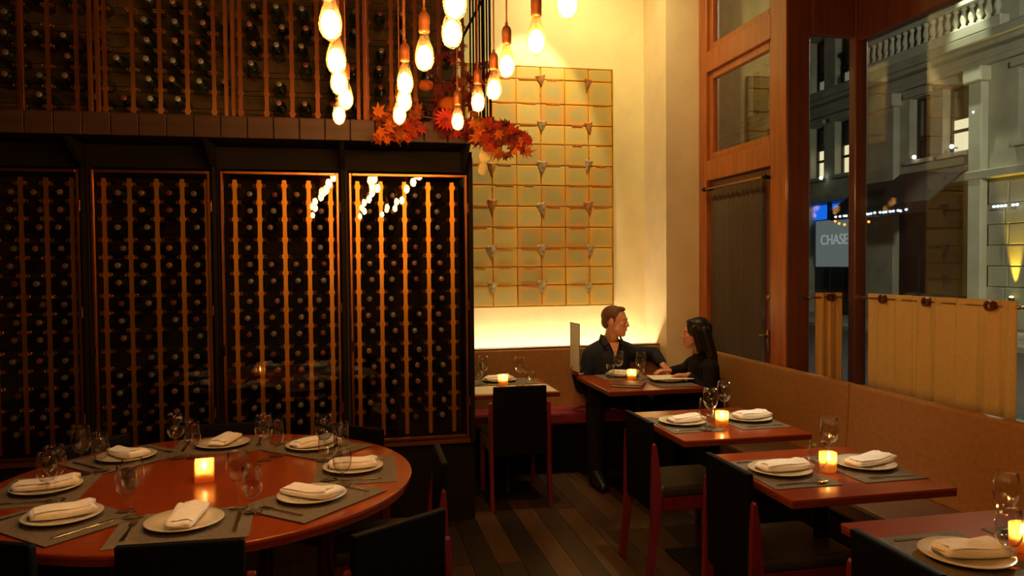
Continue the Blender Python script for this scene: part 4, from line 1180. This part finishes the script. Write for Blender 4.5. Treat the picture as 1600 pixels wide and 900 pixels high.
for s in (-1, 1): h.cap(HC + HM @ Vector((0.012, s * 0.071, 0.05)), HC + HM @ Vector((0.014, s * 0.070, 0.0)), 0.012, 0.007)
remesh(h, 'hair', 'hair_brown', man, MO, 0.005, 3)
s = MB()
s.cap((1.965, 5.795, 0.865), (1.955, 5.79, 0.60), 0.138, 0.142); s.cap((2.025, 5.795, 0.865), (2.015, 5.79, 0.60), 0.138, 0.142); s.cap((1.875, 5.79, 0.880), (2.115, 5.79, 0.893), 0.076, 0.076)
s.cap((1.992, 5.785, 0.985), (1.99, 5.80, 0.88), 0.066, 0.11)
s.cap((1.955, 5.79, 0.955), (1.85, 5.79, 0.895), 0.062, 0.070); s.cap((2.03, 5.79, 0.955), (2.14, 5.79, 0.905), 0.062, 0.070)
for a, c_, d_ in ((SR, ER, WR), (SL, EL, WL)):
    s.cap(a, c_, 0.070, 0.058); s.cap(c_, c_ + (d_ - c_) * 0.80, 0.058, 0.043)
s.cap((1.925, 5.77, 0.925), (2.065, 5.77, 0.93), 0.062, 0.060)
remesh(s, 'shirt', 'shirt_navy', man, MO, 0.007, 5)
# open collar: two flaps either side of the bare throat
for sx in (-1, 1):
    cl = MB()
    q = [(sx * 0.074, 0.035, 1.000), (sx * 0.066, -0.062, 0.992), (sx * 0.050, -0.100, 0.935), (sx * 0.086, -0.085, 0.915), (sx * 0.100, 0.0, 0.958)]
    q = [Vector((1.997 + a * 0.95, 5.768 + b_, c__ + 0.042)) for a, b_, c__ in q]
    n_ = len(q)
    off = Vector((sx * 0.004, -0.007, 0.003))
    cl.add(q + [v + off for v in q], [tuple(range(n_)), tuple(range(n_, 2 * n_))[::-1]] + [(i, (i + 1) % n_, n_ + (i + 1) % n_, n_ + i) for i in range(n_)])
    cl.build('collar', 'shirt_navy', man, MO)
tr = MB()
tr.add([(1.955, 5.672, 0.985), (2.035, 5.672, 0.987), (1.995, 5.642, 0.880), (1.994, 5.76, 0.985)], [(0, 1, 2), (0, 2, 3), (1, 3, 2), (0, 3, 1)]).build('throat', 'skin', man, MO)
p = MB()
p.cap(HR_ + Vector((0, 0, 0.01)), HL_ + Vector((0, 0, 0.01)), 0.118, 0.118)
for h_, k_, a_ in ((HR_, KR, AR), (HL_, KL_, AL)):
    p.cap(h_, k_, 0.096, 0.072); p.cap(k_, a_ + Vector((0, 0, -0.03)), 0.070, 0.058)
remesh(p, 'trousers', 'trousers_dark', man, MO, 0.008, 4)
for a_ in (AR, AL):
    sh = MB(); sh.cap(a_ + Vector((0, 0.02, -0.050)), a_ + Vector((0, -0.17, -0.062)), 0.043, 0.034)
    sh.cap(a_ + Vector((0, 0, -0.01)), a_ + Vector((0, 0, -0.04)), 0.047, 0.047); sh.cap(a_ + Vector((0, -0.01, -0.005)), a_ + Vector((0, -0.14, -0.052)), 0.044, 0.036)
    remesh(sh, 'shoe', 'shoe_black', man, MO, 0.006, 2)
# menu in his hand
mh = thing('tall_menu', 'tall white menu card held upright by the man', 'menu', (1.626, 5.51, 0.795), R(-86))
MB().box(-0.10, 0.10, 0.0, 0.004, 0, 0.365).build('cover', 'menu_black', mh, bevel=0.001)
MB().box(-0.095, 0.095, -0.0022, -0.0002, 0.005, 0.36).build('page', 'menu_paper', mh)
MB().box(-0.095, 0.095, 0.0042, 0.0062, 0.005, 0.36).build('page', 'menu_paper', mh)

# --- woman on the right banquette, profile to the left
WO = Vector((2.50, 5.20, 0.47))
wom = thing('person', 'woman in black with long dark hair facing the man across the table', 'person', WO)
HC = Vector((2.462, 5.215, 1.082))
HM = frame3((-0.90, 0.43, -0.03), (0, 0, 1))
b = MB()
head_parts(b, HM, HC, True)
b.cap((2.51, 5.205, 0.915), HC + HM @ Vector((-0.015, 0, -0.05)), 0.047, 0.045)
b.cap((2.515, 5.205, 0.85), (2.525, 5.205, 0.60), 0.092, 0.105); b.cap((2.515, 5.09, 0.862), (2.505, 5.32, 0.862), 0.048, 0.048)
S1, E1, W1 = Vector((2.505, 5.055, 0.845)), Vector((2.455, 4.995, 0.655)), Vector((2.36, 5.12, 0.795))
S2, E2, W2 = Vector((2.495, 5.345, 0.845)), Vector((2.455, 5.38, 0.800)), Vector((2.320, 5.345, 0.797))
for a, c_, d_ in ((S1, E1, W1), (S2, E2, W2)):
    b.cap(a, c_, 0.042, 0.035); b.cap(c_, d_, 0.034, 0.023)
hand(b, W1, (-0.9, 0.3, 0.02), (0.1, 0.0, 1), 1, 0.45, 0.88)
hand(b, W2, (-1, 0.06, 0.05), (0.0, 0.0, 1), 1, 0.55, 0.88)
H1, H2 = Vector((2.52, 5.12, 0.57)), Vector((2.52, 5.29, 0.57))
K1, K2 = Vector((2.20, 5.08, 0.57)), Vector((2.20, 5.27, 0.57))
A1, A2 = Vector((2.185, 5.05, 0.09)), Vector((2.215, 5.33, 0.09))
b.cap(H1, H2, 0.10, 0.10)
for h_, k_, a_ in ((H1, K1, A1), (H2, K2, A2)):
    b.cap(h_, k_, 0.075, 0.052); b.cap(k_, a_, 0.050, 0.032); b.cap(a_, a_ + Vector((-0.11, 0, -0.05)), 0.030, 0.022)
remesh(b, 'body', 'skin_pale', wom, WO, 0.0055, 4)
face_bits(wom, HM, HC, WO, 0.94)
h = MB()
h.ell(HC + HM @ Vector((-0.022, 0, 0.034)), (0.098, 0.086, 0.090), 20, 14, HM)
h.ell(HC + HM @ Vector((0.018, 0, 0.086)), (0.052, 0.056, 0.026), 16, 10, HM)
for yy in (-0.055, -0.028, 0.0, 0.028, 0.055):
    h.cap(HC + HM @ Vector((-0.060, yy, 0.02)), HC + HM @ Vector((-0.110, yy * 1.25, -0.17)), 0.045, 0.040)
    h.cap(HC + HM @ Vector((-0.110, yy * 1.25, -0.17)), HC + HM @ Vector((-0.125, yy * 1.4, -0.27)), 0.040, 0.020)
for s_ in (-1, 1): h.cap(HC + HM @ Vector((0.012, s_ * 0.070, 0.045)), HC + HM @ Vector((-0.030, s_ * 0.074, -0.115)), 0.022, 0.030)
remesh(h, 'hair', 'hair_black', wom, WO, 0.006, 3)
s = MB()
s.cap((2.515, 5.205, 0.845), (2.525, 5.205, 0.58), 0.112, 0.128); s.cap((2.512, 5.085, 0.852), (2.505, 5.325, 0.852), 0.062, 0.062)
s.cap((2.512, 5.205, 0.905), (2.515, 5.205, 0.86), 0.062, 0.09)
for a, c_, d_ in ((S1, E1, W1), (S2, E2, W2)):
    s.cap(a, c_, 0.058, 0.049); s.cap(c_, c_ + (d_ - c_) * 0.86, 0.049, 0.035)
remesh(s, 'blouse', 'top_black', wom, WO, 0.007, 5)
p = MB()
p.cap(H1, H2, 0.115, 0.115)
for h_, k_, a_ in ((H1, K1, A1), (H2, K2, A2)):
    p.cap(h_, k_, 0.09, 0.066); p.cap(k_, a_, 0.062, 0.048)
remesh(p, 'trousers', 'trousers_dark', wom, WO, 0.008, 4)
for a_ in (A1, A2):
    sh = MB(); sh.cap(a_ + Vector((0.02, 0, -0.045)), a_ + Vector((-0.15, 0, -0.058)), 0.038, 0.028); sh.cap(a_ + Vector((-0.01, 0, -0.005)), a_ + Vector((-0.12, 0, -0.048)), 0.039, 0.031)
    remesh(sh, 'shoe', 'shoe_black', wom, WO, 0.006, 2)

# ------------------------------------------------------------------ the street outside
mat('limestone', (0.40, 0.38, 0.28), 0.85, noise=0.18, scale=1.6, bump=0.3)
mat('limestone_light', (0.55, 0.53, 0.40), 0.85, noise=0.12, scale=2.0, bump=0.3)
mat('asphalt', (0.05, 0.05, 0.05), 0.8, noise=0.2, scale=5)
mat('awning', (0.012, 0.012, 0.014), 0.8, noise=0.2, scale=5)
mat('shop_dark', (0.028, 0.030, 0.032), 0.4, noise=0.3, scale=2)
mat('blind', (0.24, 0.25, 0.20), 0.8, noise=0.1, scale=3)
mat('ext_frame', (0.02, 0.02, 0.02), 0.5)
emis('lit_room', (1.0, 0.90, 0.55), 0.85)
emis('lit_room_dim', (0.85, 0.85, 0.62), 0.16)
emis('blue_light', (0.01, 0.16, 0.95), 0.85)
emis('bank_sign', (0.42, 0.52, 0.50), 0.22)
emis('bank_letter', (0.75, 0.85, 0.82), 0.32)
emis('white_point', (1.0, 1.0, 0.92), 6.0)
emis('cool_point', (0.75, 0.88, 1.0), 2.2)
emis('orange_point', (1.0, 0.32, 0.06), 2.2)
struct(MB().box(3.4, 14.0, -6, 40, -0.2, -0.05).build('ground', 'asphalt'))
struct(MB().box(11.6, 14.0, -6, 40, -0.05, 0.05).build('pavement', 'limestone'))
FX = 14.0
bd = thing('stone_building', 'pale stone building across the street with balustrade and lit windows', 'building', (FX, 17.0, 0)); O = (FX, 17.0, 0)
def bp_(name, x0, x1, y0, y1, z0, z1, m='limestone', par=None, bv=0.0):
    return MB().box(x0, x1, y0, y1, z0, z1).build(name, m, par or bd, O, bevel=bv)
WY = [(13.15, 13.95), (15.30, 16.10), (16.50, 17.22), (19.62, 20.32), (20.85, 21.55), (23.2, 24.0), (24.6, 25.4)]
bands = [(4.15, 5.72), (6.75, 8.35)]
for z0, z1 in ((3.40, 4.15), (5.72, 6.75), (8.35, 12.0)):
    bp_('spandrel', FX, FX + 0.6, 9.0, 30.0, z0, z1)
for z0, z1 in bands:
    prev = 9.0
    for a, c_ in WY + [(30.0, 30.0)]:
        bp_('pier', FX, FX + 0.6, prev, a, z0, z1); prev = c_
lit = {(1, 0): 0.52, (3, 0): 0.55, (4, 0): 0.55, (4, 1): 0.25, (3, 1): 0.25, (2, 0): 0.0}
for wi, (a, c_) in enumerate(WY):
    for bi, (z0, z1) in enumerate(bands):
        fr = MB().box(FX + 0.22, FX + 0.28, a, a + 0.05, z0, z1).box(FX + 0.22, FX + 0.28, c_ - 0.05, c_, z0, z1).box(FX + 0.22, FX + 0.28, a + 0.05, c_ - 0.05, z0, z0 + 0.06).box(FX + 0.22, FX + 0.28, a + 0.05, c_ - 0.05, z1 - 0.06, z1)
        zm = z0 + (z1 - z0) * 0.34
        fr.box(FX + 0.21, FX + 0.28, a + 0.05, c_ - 0.05, zm - 0.035, zm + 0.035)
        wo = fr.build('window', 'ext_frame', bd, O)
        f = lit.get((wi, bi), 0.0)
        zl = z0 + (z1 - z0) * (f if f else 0.40)
        bp_('pane', FX + 0.30, FX + 0.31, a + 0.04, c_ - 0.04, z0 + 0.05, zl, 'lit_room' if f > 0.3 else ('lit_room_dim' if f else 'shop_dark'), wo)
        bp_('blind', FX + 0.30, FX + 0.31, a + 0.04, c_ - 0.04, zl, z1 - 0.05, 'blind', wo)
        bp_('sill', FX - 0.10, FX, a - 0.08, c_ + 0.08, z0 - 0.10, z0, 'limestone', wo)
        bp_('hood', FX - 0.12, FX, a - 0.10, c_ + 0.10, z1 + 0.02, z1 + 0.14, 'limestone', wo)
for z0, z1, d_ in ((3.42, 3.62, 0.22), (5.95, 6.08, 0.18), (6.30, 6.42, 0.30), (6.42, 6.62, 0.42)):
    bp_('cornice', FX - d_, FX, 9.0, 30.0, z0, z1, 'limestone', None, 0.02)
# pilasters
for y0, y1, m_ in ((14.72, 15.10, 'limestone_light'), (17.55, 18.75, 'limestone'), (22.2, 22.8, 'limestone'), (12.2, 12.8, 'limestone')):
    ps = bp_('pilaster', FX - 0.20, FX, y0, y1, 0.0, 5.60, m_, None, 0.02)
    bp_('capital', FX - 0.30, FX, y0 - 0.08, y1 + 0.08, 5.60, 5.94, m_, ps, 0.03)
    bp_('plinth', FX - 0.28, FX - 0.20, y0 - 0.05, y1 + 0.05, 0.05, 0.7, m_, ps, 0.02)
# balustrade
bal = MB().lathe([(0.0, 0.0), (0.075, 0.0), (0.075, 0.05), (0.04, 0.08), (0.085, 0.20), (0.045, 0.36), (0.04, 0.40), (0.07, 0.43), (0.07, 0.48), (0, 0.48)], 10).mesh('baluster', 'limestone_light', smooth=True)
y = 14.2
while y < 18.9:
    link('baluster', bal, bd, (FX - 0.30 - O[0], y - O[1], 6.86)); y += 0.235
bp_('balustrade_rail', FX - 0.42, FX - 0.18, 14.0, 19.0, 7.34, 7.46, 'limestone_light', None, 0.02)
bp_('balustrade_base', FX - 0.42, FX - 0.18, 14.0, 19.0, 6.62, 6.86, 'limestone_light', None, 0.02)
# street level: dark shop, bank window at the far left
bp_('shop_front', FX + 0.25, FX + 0.6, 14.7, 19.2, 0.0, 3.40, 'shop_dark')
bp_('wall', FX, FX + 0.6, 9.0, 14.7, 0.0, 3.40)
bp_('wall', FX, FX + 0.6, 19.2, 19.5, 0.0, 3.40)
bp_('wall', FX, FX + 0.6, 21.75, 30.0, 0.0, 3.40)
dd = bp_('shop_door', FX + 0.17, FX + 0.24, 17.1, 18.2, 0.0, 1.72, 'ext_frame')
MB().tube([(FX + 0.12, 17.95, 0.9), (FX + 0.12, 17.95, 1.62)], 0.025, 8).build('pull_bar', 'steel', dd, O)
for k_ in range(7):
    for j_ in range(3):
        bp_('stone_block', FX - 0.03, FX, 13.05 + (0.10 if k_ % 2 else 0) + j_ * 0.55, 13.05 + (0.10 if k_ % 2 else 0) + j_ * 0.55 + 0.53, 0.10 + k_ * 0.46, 0.10 + k_ * 0.46 + 0.44, 'limestone', None, 0.015)
bw = bp_('bank_window', FX + 0.30, FX + 0.6, 19.5, 21.75, 0.0, 1.42, 'shop_dark')
bp_('sign_panel', FX + 0.20, FX + 0.24, 19.55, 21.55, 1.45, 2.86, 'bank_sign', bw)
bp_('blue_panel', FX + 0.22, FX + 0.26, 19.55, 20.75, 2.90, 3.34, 'blue_light', bw)
bp_('blue_panel', FX + 0.22, FX + 0.26, 20.85, 21.7, 2.90, 3.34, 'blue_light', bw)
bp_('mullion', FX + 0.12, FX + 0.20, 20.75, 20.85, 2.86, 3.40, 'ext_frame', bw)
bp_('door_post', FX + 0.12, FX + 0.20, 20.76, 20.84, 0.0, 1.42, 'ext_frame', bw)
fc = bpy.data.curves.new('lettering', 'FONT'); fc.body = 'CHASE'; fc.size = 0.44; fc.extrude = 0.01; fc.align_x = 'CENTER'
to = bpy.data.objects.new('tmp', fc); COL.objects.link(to)
dg = bpy.context.evaluated_depsgraph_get()
tme = bpy.data.meshes.new_from_object(to.evaluated_get(dg), depsgraph=dg)
bpy.data.objects.remove(to, do_unlink=True)
tme.materials.clear(); tme.materials.append(MATS['bank_letter'])
lo = link('lettering', tme, bw)
lo.matrix_local = Matrix(((0, 0, -1, FX + 0.18 - O[0]), (-1, 0, 0, 20.60 - O[1]), (0, 1, 0, 2.12), (0, 0, 0, 1)))
# awning and strings of lights
aw = thing('shop_awning', 'black sloping awning over the dark shop front across the street', 'awning', (FX - 0.6, 16.9, 2.9))
MB().prism([(FX, 3.85), (FX, 3.80), (FX - 1.2, 2.93), (FX - 1.2, 2.98)], 15.15, 18.75, 'y').build('canopy', 'awning', aw, (FX - 0.6, 16.9, 2.9))
MB().box(FX - 1.21, FX - 1.19, 15.15, 18.75, 2.72, 2.98).build('valance', 'awning', aw, (FX - 0.6, 16.9, 2.9))
bl_ = MB().ell((0, 0, 0), (0.03, 0.045, 0.03), 10, 6).mesh('light', 'cool_point', smooth=True)
bo_ = MB().ell((0, 0, 0), (0.035, 0.035, 0.035), 10, 6).mesh('light', 'orange_point', smooth=True)
sl = thing('string_lights', 'string of small cool white lights along the awning edge', 'string lights', (FX - 1.225, 17.0, 2.80))
MB().tube([(0, -1.3, 0.0), (0, 1.6, 0.0)], 0.008, 4).build('wire', 'ext_frame', sl)
q = random.Random(2)
y = -1.2
while y < 1.6:
    link('light', bl_, sl, (0, y, q.uniform(-.01, .01))); y += q.uniform(0.07, 0.20)
s2 = thing('string_lights', 'small orange lanterns hanging below the left end of the awning', 'string lights', (FX - 1.215, 17.9, 2.64))
MB().tube([(0, -0.8, 0.08), (0, 0.7, 0.08)], 0.008, 4).build('wire', 'ext_frame', s2)
for y_, z_ in ((0.62, 0.05), (0.45, -0.02), (0.22, -0.06), (-0.05, 0.03), (-0.12, 0.0), (-0.52, 0.07), (-0.55, -0.01), (-0.75, -0.04)):
    link('light', bo_, s2, (0, y_, z_))
s3 = thing('string_lights', 'short run of pale lights beside the yellow uplight across the street', 'string lights', (FX - 0.15, 13.9, 2.78))
MB().tube([(0, -0.2, 0.0), (0, 0.55, 0.0)], 0.008, 4).build('wire', 'ext_frame', s3)
for i in range(7):
    if i != 4: link('light', bl_, s3, (0, 0.5 - i * 0.1, 0))
for (y_, z_), l in zip(((16.85, 4.20), (15.62, 4.28), (14.95, 4.95), (20.75, 4.12)), ('under the dark window', 'at the sill of the half lit window', 'on the pale pilaster', 'far left over the bank window')):
    wl = thing('wall_lamp', 'small bright lamp on the stone facade %s' % l, 'lamp', (FX - 0.16, y_, z_))
    MB().ell((0, 0, 0), (0.05, 0.05, 0.05), 12, 8).build('globe', 'white_point', wl, smooth=True)
    MB().tube([(0.03, 0, -0.03), (0.16, 0, -0.03)], 0.015, 6).build('arm', 'ext_frame', wl)
def spot_lamp(name, label, loc, target, watts, col, size, blend, m='black_metal', rad=0.03, L=0.10, rr=0.035, ahead=0.02):
    o = thing(name, label, 'lamp', loc)
    d = (Vector(target) - Vector(loc)).normalized()
    rot = d.to_track_quat('-Z', 'Y').to_matrix().to_4x4()
    MB().lathe([(rr * 0.55, L), (rr, L * 0.75), (rr, -0.015), (rr * 0.88, -0.015), (rr * 0.88, L * 0.6), (0, L * 0.6)], 18, rot).build('housing', m, o)
    ld = bpy.data.lights.new(name + '_light', 'SPOT'); ld.energy = watts; ld.color = col; ld.spot_size = size; ld.spot_blend = blend; ld.shadow_soft_size = rad
    lo_ = bpy.data.objects.new('light', ld); COL.objects.link(lo_); lo_.parent = o
    lo_.rotation_euler = rot.to_euler(); lo_.location = d * ahead
    return o
spot_lamp('uplight', 'yellow uplight at the foot of the stone wall across the street', (FX - 0.14, 13.93, 0.78), (FX - 0.02, 13.96, 2.6), 420, (1.0, 0.62, 0.03), R(30), 0.7, 'ext_frame', 0.03, 0.12, 0.06, 0.10)
emis('uplight_lens', (1.0, 0.85, 0.25), 5.0)
u2 = [o for o in bpy.data.objects if o.name.startswith('uplight') and o.type == 'EMPTY'][0]
MB().ell((0.0, 0, 0.03), (0.045, 0.045, 0.025), 12, 8).build('lens', 'uplight_lens', u2, smooth=True)
spot_lamp('pilaster_lamp', 'floodlight washing the pale pilaster across the street', (FX - 0.9, 14.85, 8.9), (FX - 0.2, 14.92, 4.2), 900, (0.92, 1.0, 0.74), R(34), 0.8, 'ext_frame', 0.05, 0.16, 0.09)
_pl = [o for o in bpy.data.objects if o.name.startswith('pilaster_lamp') and o.type == 'EMPTY'][0]
MB().tube([(0.0, 0, 0.14), (0.3, 0, 0.30), (0.92, 0, 0.30)], 0.03, 6).build('arm', 'ext_frame', _pl)
# lamp added out of view past the right edge to brighten the facade
sp = thing('unseen_fill_lamp', 'added unseen lamp brightening the stone facade from beyond the right edge', 'added lamp', (9.2, 7.0, -0.05))
MB().lathe([(0, 0), (0.16, 0), (0.14, 0.3), (0.07, 0.5), (0.05, 5.0), (0, 5.0)], 12).build('pole', 'ext_frame', sp)
emis('fill_globe', (0.97, 1.0, 0.80), 330.0)
MB().ell((0, 0, 5.25), (0.28, 0.28, 0.30), 16, 10).build('globe', 'fill_globe', sp, smooth=True)

# ------------------------------------------------------------------ ceiling spots of the room
spot_lamp('ceiling_spot', 'ceiling spotlight aimed at the top of the ochre art panel', (1.42, 5.50, 4.28), (1.45, 6.24, 2.55), 135, (1.0, 0.78, 0.42), R(42), 0.3)
spot_lamp('ceiling_spot', 'ceiling spotlight washing the wall above the art', (1.75, 5.15, 4.28), (1.9, 6.24, 2.4), 92, (1.0, 0.78, 0.31), R(140), 1.0)
spot_lamp('ceiling_spot', 'small ceiling spotlight grazing the top of the back wall', (1.62, 6.06, 4.28), (1.62, 6.24, 3.6), 9, (1.0, 0.82, 0.48), R(120), 0.9)
spot_lamp('ceiling_spot', 'ceiling spotlight over the lit table by the wine cabinets', (1.30, 4.9, 4.28), (1.22, 5.2, 0.75), 130, (1.0, 0.72, 0.38), R(24), 0.8)
spot_lamp('ceiling_spot', 'ceiling spotlight above the couple', (2.1, 4.7, 4.28), (2.1, 5.45, 0.85), 90, (1.0, 0.70, 0.38), R(28), 0.9)
spot_lamp('ceiling_spot', 'ceiling spotlight above the table in front of the couple', (1.95, 3.15, 4.28), (1.92, 3.40, 0.75), 260, (1.0, 0.84, 0.55), R(32), 0.9)
spot_lamp('ceiling_spot', 'ceiling spotlight above the big round table', (-0.6, 2.6, 4.28), (-0.58, 3.15, 0.75), 85, (1.0, 0.76, 0.45), R(34), 0.9)
